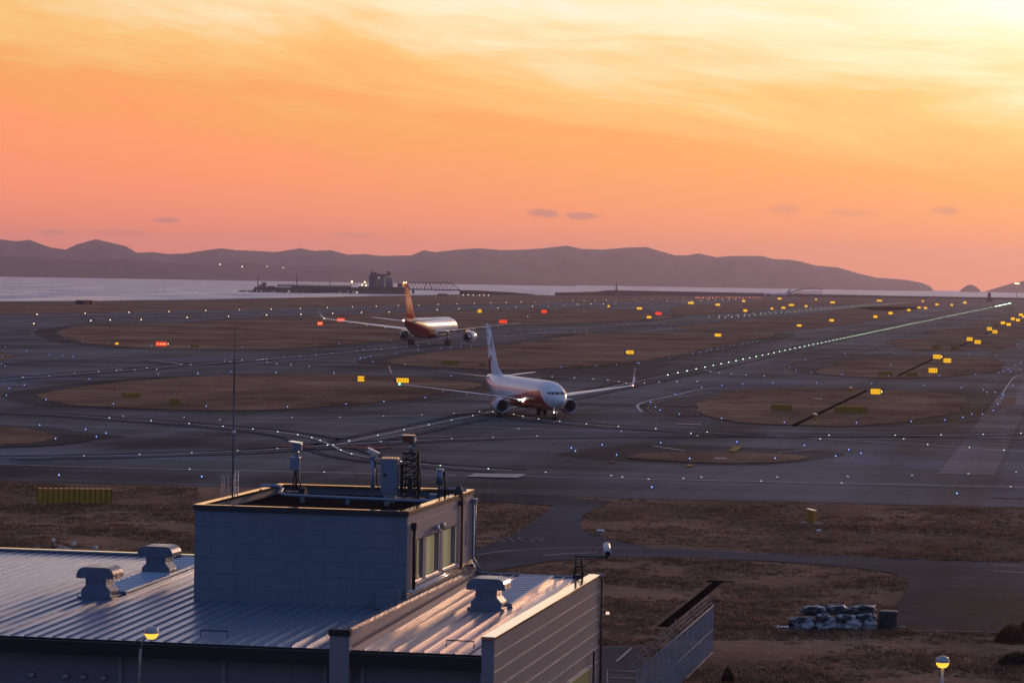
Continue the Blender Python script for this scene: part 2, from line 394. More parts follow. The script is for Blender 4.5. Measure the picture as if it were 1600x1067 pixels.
# grass islands, a hand above the pavement
ISL = [
 C5([(240, 245), (300, 215), (600, 170), (900, 140), (1200, 120), (1599, 105), (2100, 105), (2400, 118), (2700, 130), (2960, 155), (2990, 175), (2800, 215), (2500, 262), (2100, 302), (1599, 327), (1000, 322), (700, 310), (400, 290)]),
 C1([(355, 800), (400, 780), (600, 750), (900, 740), (1200, 735), (1599, 712), (2100, 690), (2600, 672), (3200, 655), (3600, 650), (4100, 672), (4200, 705), (3950, 725), (3600, 742), (3200, 755), (2900, 780), (2700, 800), (2450, 850), (2300, 862), (2100, 880), (1850, 895), (1599, 904), (1000, 902), (700, 885), (520, 865), (400, 830)]),
 C2([(820, 985), (850, 970), (1000, 942), (1300, 900), (1450, 888), (1600, 878), (1900, 832), (2100, 808), (2600, 796), (3199, 798), (3240, 815), (3199, 830), (2900, 890), (2600, 945), (2300, 990), (1900, 1020), (1599, 1035), (1200, 1020), (900, 1003)]),
 C3([(1000, 768), (1250, 742), (1450, 722), (1750, 700), (2000, 665), (2130, 642), (2520, 640), (2510, 662), (2300, 715), (2100, 747), (1850, 780), (1599, 790), (1200, 785)]),
 C3([(1060, 690), (1400, 672), (1800, 640), (2300, 608), (2700, 590), (2500, 578), (2000, 590), (1500, 606), (1100, 630), (1000, 655)]),
 C4([(560, 640), (700, 628), (900, 610), (1200, 602), (1050, 628), (940, 650), (700, 662)]),
 C7([(1135, 320), (1150, 290), (1300, 230), (1450, 205), (1599, 195), (1800, 187), (2100, 190), (2400, 204), (2700, 222), (2800, 235), (2850, 252), (2820, 310), (2755, 352), (2600, 375), (2450, 403), (2200, 425), (2000, 430), (1599, 416), (1400, 402), (1300, 385), (1180, 352)]),
 C4([(300, 1050), (330, 1030), (500, 980), (650, 957), (1000, 950), (1400, 960), (1465, 985), (1450, 1030), (1400, 1048), (1100, 1080), (900, 1088), (700, 1086), (450, 1075), (310, 1060)]),
 C4([(745, 868), (790, 842), (1100, 838), (1400, 842), (1560, 852), (1540, 885), (1400, 908), (1150, 914), (900, 910)]),
 C4([(960, 800), (1060, 780), (1400, 765), (1750, 765), (1750, 830), (1400, 832), (1050, 818)]),
 C4([(1180, 742), (1300, 728), (1500, 716), (1800, 712), (1800, 748), (1500, 752), (1300, 752)]),
 C4([(1330, 700), (1500, 684), (1800, 680), (1800, 700), (1500, 706)]),
 C7([(705, 620), (800, 603), (1000, 596), (1300, 594), (1599, 600), (1800, 612), (1845, 630), (1750, 647), (1599, 656), (1300, 660), (1000, 646), (800, 634)]),
 [(-200, 664), (0, 668), (45, 671), (82, 680), (88, 686), (60, 692), (0, 696), (-200, 700)],
 [(-80, 551), (0, 552.5), (22, 557), (0, 562), (-80, 566)],
]
for i, pl in enumerate(ISL):
    sm = i not in (6, 7, 8, 9, 10, 11)
    sheet('grass_island', pl, .16, M['g_grass'], smooth=sm, skirt=.1, jit=1.1)
    if i in (0, 1, 2, 6, 7, 8, 13): sheet('taxiway_shoulder', pl, .05 + .005 * i, M['g_shoulder'], smooth=sm, off=(5.5, 7, 7, 6, 6, 6, 0, 0, 0, 0, 0, 0, 0, 4)[i] if i < 14 else 4)
edge = MB()
for i in (0, 1, 2, 6, 7, 8):
    w3 = outline(ISL[i], i < 6, 0, (6.3, 7.8, 7.8, 0, 0, 0, 6.8, 6.8, 6.8)[i]); n_ = len(w3)
    for hw_, dz in ((.14, 0), (-.5, 0)):
        for k in range(n_):
            a_, b_ = w3[k], w3[(k + 1) % n_]; t_ = (b_ - a_)
            if t_.length < .01: continue
            t_.normalize(); nr = Vector((-t_.y, t_.x, 0))
            p_ = [a_ + nr * hw_, b_ + nr * hw_, b_ + nr * (hw_ - .16), a_ + nr * (hw_ - .16)]
            edge.face([(q.x, q.y, .125) for q in p_])
edge.build('taxiway_edge_line', M['edgepaint'], recalc=False)['kind'] = 'structure'
# service roads and the yard at the right
ROAD = [(540, 772), (868, 774), (880, 776), (900, 779), (960, 783), (935, 793), (912, 806), (904, 822), (912, 831), (930, 838), (960, 845), (1012, 855), (1125, 860), (1200, 865), (1320, 870), (1440, 875), (1600, 880), (1760, 886),
      (1760, 992), (1600, 989), (1557, 988.5), (1405, 985), (1396, 962), (1400, 947), (1410, 932), (1417, 920), (1417, 907), (1402, 899), (1387, 895), (1325, 886), (1200, 877), (1050, 871), (950, 872), (862, 877), (800, 887), (700, 905), (500, 905), (540, 862), (745, 858), (800, 838), (842, 808), (868, 790)]
sheet('service_road', ROAD, .05, M['g_road'], smooth=False)
sheet('yard', [(800, 1010), (935, 1011), (1004, 1012), (1003, 1040), (985, 1110), (800, 1110)], .05, M['g_shoulder'], smooth=False)
sheet('slab', [(52, 852), (84, 850), (100, 852), (136, 867), (100, 872), (60, 866)], .05, M['concrete'], smooth=False)

M['rubber'] = mat('tyre_darkened_asphalt', (.083, .084, .098), 1., spec=.01, var=(.12, .45))
tk = MB()
def para(pts, off):
    w3 = [G(p[0], p[1], 0) for p in (catmull(pts, False, 6) if len(pts) > 2 else [Vector(p) for p in pts])]; o = []
    for i, p in enumerate(w3):
        t = w3[min(i + 1, len(w3) - 1)] - w3[max(i - 1, 0)]; t.z = 0; t.normalize(); o.append(p + Vector((-t.y, t.x, 0)) * off)
    return o
for pts in (C6([(0, 450), (136, 465), (261, 484), (349, 502), (401, 520), (482, 552), (530, 580), (597, 603), (721, 627), (907, 651), (1152, 677), (1599, 706)]), C7([(-180, 338), (-100, 342), (0, 355), (68, 368), (166, 384), (298, 399), (465, 415), (664, 432), (898, 446), (1220, 467), (1440, 484), (2600, 500), (3199, 520)]),
            C5([(0, 342), (300, 352), (683, 378), (945, 396), (1182, 413), (1393, 431), (1600, 450)]), [(521, 697), (770, 645), (985, 600), (1100, 577), (1300, 532), (1480, 492)], C5([(0, 626), (525, 617), (872, 608), (1198, 597), (1599, 580), (2379, 528), (2823, 508), (3199, 497), (4360, 484), (6300, 480)]),
            C1([(960, 975), (1191, 1003), (1440, 984), (1776, 957), (2232, 917), (2683, 875), (3200, 800), (4500, 740)]), C5([(-40, 140), (143, 123), (308, 113), (466, 98), (727, 79), (918, 64), (1133, 43), (1599, 10)])):
    for of in (-3.0, 2.6):
        a_, b_ = para(pts, of - .55), para(pts, of + .55)
        for i in range(len(a_) - 1): tk.face([(q.x, q.y, .1215) for q in (a_[i], b_[i], b_[i + 1], a_[i + 1])])
tag(tk.build('tyre_marks', M['rubber'], recalc=False), kind='structure')
for k, pp in enumerate(([(1370, 688), (1410, 690), (1385, 706), (1478, 722), (1468, 734), (1290, 722), (1330, 712), (1352, 704)], [(0, 706), (290, 704), (420, 712), (160, 722), (0, 726)], [(900, 668), (1120, 676), (1060, 690), (860, 684)], [(180, 565), (330, 556), (520, 560), (380, 572)], [(1120, 590), (1290, 598), (1240, 603), (1090, 612), (1040, 600)], [(0, 590), (60, 580), (130, 588), (40, 602), (0, 606)])):
    sheet('pavement_patch', pp, .034 + .001 * k, M['g_apron'], smooth=False)
# painted lines
pl = MB()
Wn = M['paint']
for pts, w in ((C6([(0, 450), (136, 465), (261, 484), (349, 502), (401, 520), (482, 552), (530, 580), (597, 603), (721, 627), (907, 651), (1152, 677), (1452, 698), (1599, 706)]), .38),
    (C7([(0, 742), (850, 762), (1599, 776), (2060, 788), (3116, 811), (3199, 813)]), .38),
    (C5([(0, 342), (300, 352), (683, 378), (945, 396), (1182, 413), (1393, 431), (1600, 450)]), .38),
    (C5([(0, 626), (525, 617), (872, 608), (1198, 597), (1486, 584), (1599, 580), (1733, 571), (2046, 549), (2379, 528), (2823, 508), (3199, 497), (3355, 493), (3800, 487), (4360, 484)]), .4),
    (C5([(0, 668), (370, 680), (1185, 701), (1599, 710), (2025, 719), (2850, 738)]), .4),
    (C6([(0, 378), (225, 376), (523, 373), (796, 367), (1036, 358), (1236, 349), (1397, 339), (1470, 338)]), .4),
    (C7([(-180, 338), (-100, 342), (0, 355), (68, 368), (166, 384), (298, 399), (465, 415), (664, 432), (898, 446), (1220, 467), (1440, 484), (1599, 488), (1927, 508), (2598, 545), (2859, 564), (3075, 580), (3199, 590)]), .42),
    (C7([(1440, 484), (1599, 487), (1982, 487), (2682, 484), (3199, 473)]), .45),
    (C7([(1599, 488), (1927, 506), (2448, 512), (3199, 526)]), .4),
    (C7([(0, 445), (683, 463), (1118, 476)]), .35), (C6([(0, 400), (390, 408), (1000, 425), (1599, 440), (1800, 444)]), .3),
    (C7([(70, 119), (250, 119), (390, 125), (506, 132), (599, 140), (700, 153), (740, 162)]), .4),
    (C7([(1200, 75), (1295, 94), (1462, 109), (1577, 115), (1800, 122), (2400, 120)]), .4),
    (C1([(960, 975), (1060, 985), (1133, 1001), (1191, 1003), (1440, 984), (1776, 957), (1975, 941), (2232, 917), (2465, 895), (2683, 875)]), .7),
    (C5([(143, 123), (308, 113), (466, 98), (616, 87), (727, 78), (760, 72), (690, 63)]), .45), (C5([(727, 80), (918, 64), (1133, 43)]), .4),
    (C1([(0, 872), (470, 874)]), 1.2), (C1([(0, 700), (500, 685), (1600, 664), (2500, 635)]), 1.6),
    (C7([(812, 340), (785, 298), (867, 266), (1019, 236), (1150, 202), (1300, 188)]), .5),
    (C8([(1460, 232), (1530, 130), (1599, 100)]), .3), (C8([(60, 592), (280, 575)]), .3), (C7([(880, 552), (1080, 583)]), .5)):
    ribbon(pl, pts, w, .135, Wn)
for k in range(0, 46):                               # dashed runway centreline
    u0 = 950 + k * 50; q = [UV(-396, u0, .1), UV(-396, u0 + 30, .1)]
    a_, b_ = UV(-397, u0, .1), UV(-395.2, u0, .1); c_, e_ = UV(-395.2, u0 + 30, .1), UV(-397, u0 + 30, .1)
    pl.face([a_, b_, c_, e_], Wn)
pl.face([UV(-81.85, 318, .14), UV(-81.45, 318, .14), UV(-81.45, 3600, .14), UV(-81.85, 3600, .14)], M['paintp'])
tag(pl.build('painted_lines', recalc=False), kind='structure')
pl = MB()
def pxface(mb, pts, z, m_): mb.face([G(a, c, z) for a, c in pts], m_)
for f_, m_ in (([(743, 739), (823, 740.5), (808, 746), (727, 744)], 'paintp'), ([(1057, 661), (1095, 662.5), (1095, 663.6), (1057, 662)], 'paintp'),
        ([(1148, 697), (1160, 697.5), (1150, 705), (1137, 704)], 'painty'), ([(1076, 725), (1086, 725.5), (1080, 728.3), (1069, 728)], 'painty'),
        ([(948, 720.5), (964, 721), (962, 722.3), (947, 722)], 'paintr'), ([(545, 696), (612, 697), (598, 701.5), (535, 699.5)], 'paintr'),
        ([(440, 694), (492, 694.5), (484, 699.5), (434, 697.5)], 'paintr'), ([(1571, 620), (1589, 622), (1583, 635), (1560, 635)], 'paintr')):
    pxface(pl, f_, .14, M[m_])
pxface(pl, [(1117, 714.5), (1135, 715), (1135, 717), (1116, 716.6)], .2, M['paintp']); pxface(pl, [(1271, 622), (1284, 622.4), (1285, 623.6), (1272, 623.2)], .2, M['paintp'])
tag(pl.build('painted_patches', recalc=False), kind='structure')
pl = MB()
for pts, w in ((C3([(-220, 272), (0, 245), (300, 230), (600, 225), (1000, 236), (1300, 250), (1599, 262)]), .12),):
    ribbon(pl, [(800 + x / 4, 800 + y / 4) for x, y in [(-220, 272), (0, 245), (300, 230), (600, 225), (1000, 236), (1300, 250), (1599, 262)]], .14, .08, M['paint'])
ribbon(pl, [(848, 869), (890, 866), (934, 864.6)], .2, .08, M['paintp'])
ribbon(pl, [(1550, 884), (1620, 886.4)], .16, .08, M['paintp']); ribbon(pl, [(1553, 893.6), (1620, 897)], .16, .08, M['paintp'])
ribbon(pl, [(1405, 985.4), (1560, 989.2)], .1, .08, M['paint'])
ribbon(pl, [(963, 1035), (987, 1014)], .1, .08, M['paint']); ribbon(pl, [(952, 1060), (994, 1061.5)], .12, .08, M['paint'])
fc = bpy.data.curves.new('stop_text', 'FONT'); fc.body = 'STOP'; fc.size = 1; fc.space_character = 1.15
fo = bpy.data.objects.new('road_text', fc); S.collection.objects.link(fo)
bpy.context.view_layer.update()
me = bpy.data.meshes.new_from_object(fo.evaluated_get(bpy.context.evaluated_depsgraph_get()))
bpy.data.objects.remove(fo)
xs = [v.co.x for v in me.vertices]; ys = [v.co.y for v in me.vertices]; sx_, sy_ = 3.75 / (max(xs) - min(xs)), 4.6 / (max(ys) - min(ys))
o0 = G(780, 848.5); o1 = G(861, 848.8); dx_ = (o1 - o0).normalized(); dy_ = Vector((-dx_.y, dx_.x, 0))
for v in me.vertices:
    q = o0 + dx_ * ((v.co.x - min(xs)) * sx_) + dy_ * ((v.co.y - min(ys)) * sy_); v.co = (q.x, q.y, .09)
me.materials.clear(); me.materials.append(M['stop'])
so_ = bpy.data.objects.new('stop_lettering', me); S.collection.objects.link(so_); tag(so_, kind='structure')
tag(pl.build('road_lines', recalc=False), kind='structure')
# open drains
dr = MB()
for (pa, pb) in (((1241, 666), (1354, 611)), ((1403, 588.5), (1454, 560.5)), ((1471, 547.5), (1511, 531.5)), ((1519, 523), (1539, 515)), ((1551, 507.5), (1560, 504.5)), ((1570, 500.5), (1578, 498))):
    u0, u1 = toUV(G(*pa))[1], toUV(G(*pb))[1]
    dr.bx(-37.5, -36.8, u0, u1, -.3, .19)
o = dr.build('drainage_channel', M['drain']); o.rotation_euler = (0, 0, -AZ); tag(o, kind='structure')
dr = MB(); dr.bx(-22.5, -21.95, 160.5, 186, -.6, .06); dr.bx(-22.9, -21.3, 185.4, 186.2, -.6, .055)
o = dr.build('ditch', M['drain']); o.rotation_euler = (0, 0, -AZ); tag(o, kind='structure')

# grass tufts on the near fields
def blade(name, c):
    ma = bpy.data.materials.new(name); ma.use_nodes = True; n = NT(ma.node_tree); n.n.clear()
    pos = n.node('ShaderNodeNewGeometry').outputs['Position']
    col = n.mix(n.step(n.noise(pos, .5, 3), .35, .65), tuple(q * .75 for q in c) + (1,), tuple(q * 1.2 for q in c) + (1,))
    d = n.node('ShaderNodeBsdfDiffuse', {'Color': col}); t = n.node('ShaderNodeBsdfTranslucent', {'Color': col}); mx = n.node('ShaderNodeMixShader', {0: .38})
    n.l.new(d.outputs[0], mx.inputs[1]); n.l.new(t.outputs[0], mx.inputs[2]); o = n.node('ShaderNodeOutputMaterial'); n.l.new(mx.outputs[0], o.inputs[0]); return ma
def tufts():
    b = bmesh.new()
    mats = [blade('dry_grass_%d' % i, c) for i, c in enumerate([(.31, .20, .135), (.25, .16, .11), (.19, .125, .088), (.37, .245, .16), (.18, .135, .085)])]
    fields = [((-60, 754), (310, 763), (310, 905), (-60, 900), 30000), ((740, 771), (905, 778), (905, 866), (740, 866), 9000),
              ((895, 779), (1660, 795), (1660, 884), (895, 884), 30000), ((700, 866), (1430, 866), (1430, 1000), (700, 1000), 34000), ((930, 988), (1660, 988), (1700, 1090), (930, 1090), 18000)]
    def inside(poly, x, y):
        r = False; j = len(poly) - 1
        for i in range(len(poly)):
            (xi, yi), (xj, yj) = poly[i], poly[j]
            if (yi > y) != (yj > y) and x < (xj - xi) * (y - yi) / (yj - yi) + xi: r = not r
            j = i
        return r
    from mathutils import noise
    for (p0, p1, p2, p3, cnt) in fields:
        for _ in range(cnt):
            a, c = random.random(), random.random()
            px = (p0[0] * (1 - a) + p1[0] * a) * (1 - c) + (p3[0] * (1 - a) + p2[0] * a) * c
            py = (p0[1] * (1 - a) + p1[1] * a) * (1 - c) + (p3[1] * (1 - a) + p2[1] * a) * c
            if inside(ROAD, px, py) or inside(ROAD, px + 2, py - 1.5): continue
            if 930 < px < 1006 and py > 1008: continue
            g = G(px, py)
            vv, uu = toUV(g)
            if -34.5 < vv < -18 and 95 < uu < 125: continue
            if -22.9 < vv < -21.6 and 159 < uu < 187: continue
            nz = noise.noise(Vector((g.x * .12, g.y * .12, 0))) + .5 * noise.noise(Vector((g.x * .5, g.y * .5, 3)))
            if random.random() > .30 + nz * 1.0: continue
            h = .05 + .12 * random.random() + max(0, nz) * .14
            mi_ = 2 if nz < -.25 else random.choice((0, 0, 1, 1, 3, 2, 4) if nz < .2 else (0, 3, 1, 2, 2, 4))
            for k in range(3):
                th = random.random() * 6.28; w = .05 + .09 * random.random()
                dx = math.cos(th) * w; dy = math.sin(th) * w; lx = (random.random() - .5) * .3; ly = (random.random() - .5) * .3
                ox = (random.random() - .5) * .4; oy = (random.random() - .5) * .4
                f = b.faces.new([b.verts.new((g.x + ox - dx, g.y + oy - dy, 0)), b.verts.new((g.x + ox + dx, g.y + oy + dy, 0)), b.verts.new((g.x + ox + lx, g.y + oy + ly, h))])
                f.material_index = mi_
    me = bpy.data.meshes.new('dry_grass'); b.to_mesh(me); b.free()
    for q in mats: me.materials.append(q)
    o = bpy.data.objects.new('dry_grass', me); S.collection.objects.link(o)
    tag(o, 'tufts of dry brown winter grass on the fields nearest the building', 'grass', kind='stuff')
tufts()

# ------------------------------------------------------------------ far hills across the bay
def hills():
    from mathutils import noise
    sky_ = [(-60, 372), (0, 374), (25, 377), (47, 375), (60, 380), (80, 387), (103, 390), (120, 382), (150, 374), (172, 379), (197, 385), (214, 395), (240, 394), (262, 397), (290, 396), (315, 392), (345, 388), (370, 391), (400, 392), (430, 394), (450, 391),
            (470, 388), (490, 392), (518, 391), (543, 398), (570, 397), (595, 400), (643, 399), (662, 391), (680, 394), (715, 390), (750, 388), (785, 391), (820, 390), (850, 388), (885, 384), (910, 389), (940, 390), (980, 387), (1010, 386), (1030, 392), (1055, 399), (1075, 399), (1092, 396), (1110, 400), (1120, 402), (1143, 400), (1190, 400), (1210, 405), (1235, 406), (1252, 409), (1275, 415), (1310, 418), (1340, 427), (1370, 434), (1395, 435.5), (1420, 438), (1440, 442), (1453, 447), (1458, 453), (1460, 458)]
    fm = mat('forest_slopes', (.050, .052, .038), 1., spec=.05, var=(.004, .45), bump=(.01, 1., 20))
    def strip(name, prof, d0, d1, lo_extra, layers=14, amp=.10, base=-8, sub=4):
        xs = []
        for (xa, ya), (xb, yb) in zip(prof, prof[1:]):
            n_ = max(1, int((xb - xa) / sub))
            for k in range(n_): xs.append((xa + (xb - xa) * k / n_, ya + (yb - ya) * k / n_))
        xs.append(prof[-1])
        b = bmesh.new(); grid = []
        for (px, py) in xs:
            colv = []
            for j in range(layers + 1):
                t = j / layers; dist = d0 + (d1 - d0) * t
                top = D(px, py, d1).z
                e = t ** .8
                nn = noise.noise(Vector((px * .018, t * 3.1, 1.7))) + .5 * noise.noise(Vector((px * .05, t * 7, 4)))
                z = base + (top - base) * (e + (nn * .55 * t * (1 - t) * 1.9 if j < layers else 0))
                if j == 0: z = base
                pp = D(px, py, dist); colv.append(b.verts.new((pp.x, dist, min(z, top * (dist / d1) + 2 if top > 0 else z))))
            pp = D(px, py, d1 + 900); colv.append(b.verts.new((pp.x, d1 + 900, base)))
            grid.append(colv)
        for a, c in zip(grid, grid[1:]):
            for j in range(layers + 1):
                f = b.faces.new((a[j], c[j], c[j + 1], a[j + 1])); f.smooth = True
        bmesh.ops.recalc_face_normals(b, faces=b.faces)
        me = bpy.data.meshes.new(name); b.to_mesh(me); b.free(); me.materials.append(fm)
        o = bpy.data.objects.new(name, me); S.collection.objects.link(o); tag(o, kind='structure'); return o
    strip('hills', sky_, 12900, 15600, 0)
    strip('hills', [(-60, 398), (0, 400), (60, 402), (130, 408), (200, 404), (260, 411), (330, 414), (380, 410), (430, 417), (520, 416), (600, 424), (680, 423), (760, 430), (830, 434), (900, 440)], 10900, 12000, 0)
    strip('islet', [(1497, 458.6), (1502, 452), (1510, 446.5), (1516, 444.6), (1524, 447), (1530, 452), (1534, 458.6)], 12300, 12900, 0, sub=2)
    strip('islet', [(1530, 458.9), (1545, 453.5), (1560, 449), (1580, 443), (1600, 439), (1640, 434), (1700, 432)], 12600, 13400, 0, sub=3)
hills()

# ------------------------------------------------------------------ haze
HAZE = True
if HAZE:
    b = MB(); b.bx(-3600, 3600, -250, 17900, -9, 230)
    hz = b.build('haze'); hm = bpy.data.materials.new('haze_air'); hm.use_nodes = True; hm.node_tree.nodes.clear(); n = NT(hm.node_tree)
    pv = n.node('ShaderNodeVolumePrincipled'); pv.inputs['Color'].default_value = (.74, .70, 1., 1); pv.inputs['Density'].default_value = 5.0e-5
    pv.inputs['Anisotropy'].default_value = .6
    ou = n.node('ShaderNodeOutputMaterial'); n.l.new(pv.outputs[0], ou.inputs['Volume'])
    hz.data.materials.clear(); hz.data.materials.append(hm); tag(hz, kind='stuff')
    tag(hz, 'thin violet evening haze filling the air over the bay', 'haze')

# ------------------------------------------------------------------ MAIN BUILDING (local frame: x = v, y = u)
def roofz(u): return 6.0 + .022 * (u - 99.6)
def panel_mat(name, base, pw, ph, off=(0, 0), line=.5):
    """light metal wall panels with thin recessed joints"""
    ma = bpy.data.materials.new(name); ma.use_nodes = True; n = NT(ma.node_tree); p = ma.node_tree.nodes['Principled BSDF']
    x, y, z = n.sep(n.node('ShaderNodeTexCoord').outputs['Object'])
    h = n.m('ADD', x, y)
    col = n.mix(n.noise(n.xyz(n.m('MULTIPLY', h, .6), 0., n.m('MULTIPLY', z, .25)), 1., 4), tuple(q * .86 for q in base) + (1,), tuple(q * 1.1 for q in base) + (1,))
    if ph:
        row = n.m('FLOOR', n.m('DIVIDE', z, ph)); sh = n.m('MULTIPLY', n.m('FRACT', n.m('MULTIPLY', row, .5)), pw)
        jz = n.m('ABSOLUTE', n.m('SUBTRACT', n.m('FRACT', n.m('DIVIDE', z, ph)), .5)); jh = n.m('ABSOLUTE', n.m('SUBTRACT', n.m('FRACT', n.m('DIVIDE', n.m('ADD', h, sh), pw)), .5))
        jt = n.m('MAXIMUM', n.step(jz, .5 - .02 / ph, .5), n.step(jh, .5 - .015 / pw, .5))
        col = n.mix(n.m('MULTIPLY', jt, line), col, tuple(q * .45 for q in base) + (1,))
        bpn = n.node('ShaderNodeBump', {'Height': n.m('SUBTRACT', 1., jt), 'Strength': .4, 'Distance': .01}); n.l.new(bpn.outputs[0], p.inputs['Normal'])
    st = n.noise(n.xyz(n.m('MULTIPLY', h, 2.2), 0., n.m('MULTIPLY', z, .12)), 1., 5, .7)
    col = n.mix(n.m('MULTIPLY', n.step(st, .52, .75), .45), col, tuple(q * .5 for q in base) + (1,))
    n.set(p.inputs['Base Color'], col); p.inputs['Roughness'].default_value = .5; p.inputs['Specular IOR Level'].default_value = .4
    return ma
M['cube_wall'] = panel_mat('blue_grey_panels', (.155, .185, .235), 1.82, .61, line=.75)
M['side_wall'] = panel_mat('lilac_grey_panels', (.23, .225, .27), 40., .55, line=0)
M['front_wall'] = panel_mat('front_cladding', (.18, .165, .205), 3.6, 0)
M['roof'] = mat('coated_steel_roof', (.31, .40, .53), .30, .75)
M['roof_glow'] = mat('glow_tinted_steel_roof', (.50, .46, .48), .32, .75)  # steel made paler and pinker to carry the sky's reflection in its colour
M['cap'] = mat('pale_metal_coping', (.85, .80, .76), .07, 1.)
M['cap_glow'] = mat('glow_tinted_coping', (.95, .70, .54), .10, 1.)  # peach tint carries the orange sky reflected in the coping
M['hood'] = mat('brushed_vent_steel', (.17, .20, .26), .28, .6, var=(1.5, .1))
M['fascia'] = mat('black_fascia', (.012, .012, .014), .6)
M['membrane'] = mat('dark_roof_membrane', (.022, .017, .016), 1., spec=0, var=(1.2, .4))
M['pipe'] = mat('insulated_pipe', (.20, .25, .34), .35, .4, var=(3, .1))
M['curtain'] = mat('glowing_ochre_blind', (.42, .35, .17), .8, emit=(.9, .72, .32), es=.22)  # blinds glow faintly in place of a dimly lit room behind
M['glass'] = mat('window_glass', (.9, .95, 1.), .04); 
_p = M['glass'].node_tree.nodes['Principled BSDF']; _p.inputs['Transmission Weight'].default_value = .92; _p.inputs['IOR'].default_value = 1.03
BLD = empty('terminal_annex', (0, 0, 0), -AZ, 'long low blue-grey metal-roofed building with a tall windowed penthouse', 'building')
def part(mb, name, m_=None, parent=None, label=None, **k):
    o = mb.build(name, m_, parent or BLD, **k)
    if label: o['label'] = label
    return o
# walls
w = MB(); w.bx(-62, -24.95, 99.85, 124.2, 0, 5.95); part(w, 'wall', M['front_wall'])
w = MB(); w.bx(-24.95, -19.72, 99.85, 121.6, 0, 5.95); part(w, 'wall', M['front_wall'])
w = MB()
w.bx(-19.72, -19.6, 99.3, 121.8, 0, 6.58, M['side_wall'])
w.bx(-20.05, -19.72, 99.3, 99.5, 0, 6.58, M['side_wall'])
part(w, 'side_wall', label='lilac-grey end wall with long pale horizontal joints')
w = MB()
for z in (5.98, 5.42, 4.84, 4.27, 3.66, 3.05): w.bx(-19.598, -19.575, 99.35, 121.75, z - .018, z + .018)
part(w, 'joint_strip', M['white'])
w = MB(); w.box((-19.8, 110.55, 6.63), (.5, 22.7, .1)); part(w, 'coping', M['cap_glow'], bevel=.015)
# thin posts on the front wall
for v in (-45, -41.3, -33.22, -29.4, -25.69, -24.37, -20.13):
    w = MB(); w.bx(v - .07, v + .07, 99.74, 99.85, 0, 5.5); part(w, 'pilaster', M['side_wall'])
for v in (-36.51, -35.24, -34.57, -33.81):
    w = MB(); w.rings([[Vector((v + .13 * math.cos(a) * s_, 99.84 - o_, 4.6 + .12 * math.sin(a) * s_)) for a in [k * math.pi / 5 - .3 for k in range(8)]] for s_, o_ in ((1, 0), (1, .09), (.7, .17))], M['galv']); part(w, 'wall_vent', M['galv'])
# fascia gutters
w = MB(); w.bx(-62, -25.28, 99.25, 99.62, 5.46, 5.93); w.bx(-62, -25.28, 99.62, 99.84, 5.46, 5.6); part(w, 'gutter', M['fascia'])
w = MB(); w.bx(-24.78, -19.74 - .33, 99.25, 99.62, 5.46, 5.93); w.bx(-24.78, -20.07, 99.62, 99.84, 5.46, 5.6); part(w, 'gutter', M['fascia'])
# ribbed roofs
def ribbed(v0, v1, u0, u1, pitch=.5):
    b = MB(); n_ = int(round((v1 - v0) / pitch)); prof = []
    for k in range(n_):
        a = v0 + k * (v1 - v0) / n_; st = (v1 - v0) / n_
        prof += [(a, 0), (a + st * .46, .006), (a + st - .05, 0), (a + st - .04, .06), (a + st - .01, .06)]
    prof.append((v1, 0))
    r0 = [Vector((v, u0, roofz(u0) + h)) for v, h in prof]; r1 = [Vector((v, u1, roofz(u1) + h)) for v, h in prof]
    b.rings([r0, r1], None, close=False, cap=False, smooth=False)
    for row in (r0,):
        for k in range(len(prof) - 1):
            if prof[k][1] or prof[k + 1][1]:
                q = [row[k], row[k + 1], Vector((prof[k + 1][0], u0, roofz(u0) - .01)), Vector((prof[k][0], u0, roofz(u0) - .01))]; b.face(q)
    return b
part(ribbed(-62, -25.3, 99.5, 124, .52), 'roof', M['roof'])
part(ribbed(-24.78, -19.95, 99.5, 121.7, .56), 'roof', M['roof_glow'], label='ribbed steel roof on the right, tinted with pale pink sky sheen')
# flat cross-ribbed covers behind the vents
def cover(v0, v1, u0, u1):
    b = MB(); z = lambda u: roofz(u) + .09
    n_ = int((u1 - u0) / .62)
    for k in range(n_):
        ua = u0 + (u1 - u0) * k / n_; ub = u0 + (u1 - u0) * (k + 1) / n_
        ring = lambda v: [Vector((v, ua, z(ua))), Vector((v, ub - .20, z(ub - .20))), Vector((v, ub - .15, z(ub) + .07)), Vector((v, ub - .05, z(ub) + .07)), Vector((v, ub, z(ub)))]
        b.rings([ring(v0), ring(v1)], None, close=False, cap=False, smooth=False)
    b.bx(v1, v1 + .14, u0, u1, roofz(u0) + .0, roofz(u0) + .04)
    b.face([(v1 + .01, u0, z(u0) + .075), (v1 + .12, u0, z(u0) + .075), (v1 + .12, u1, z(u1) + .075), (v1 + .01, u1, z(u1) + .075)])
    b.face([(v1 + .12, u0, z(u0) + .075), (v1 + .12, u0, z(u0) - .09), (v1 + .12, u1, z(u1) - .09), (v1 + .12, u1, z(u1) + .075)])
    b.face([(v0, u0, z(u0)), (v1 + .12, u0, z(u0) + .07), (v1 + .12, u0, z(u0) - .1), (v0, u0, z(u0) - .1)])
    return b
part(cover(-38.25, -36.9, 111.1, 123.2), 'roof_cover', M['roof'])
part(cover(-22.85, -21.5, 111.8, 121.0), 'roof_cover', M['roof_glow'])
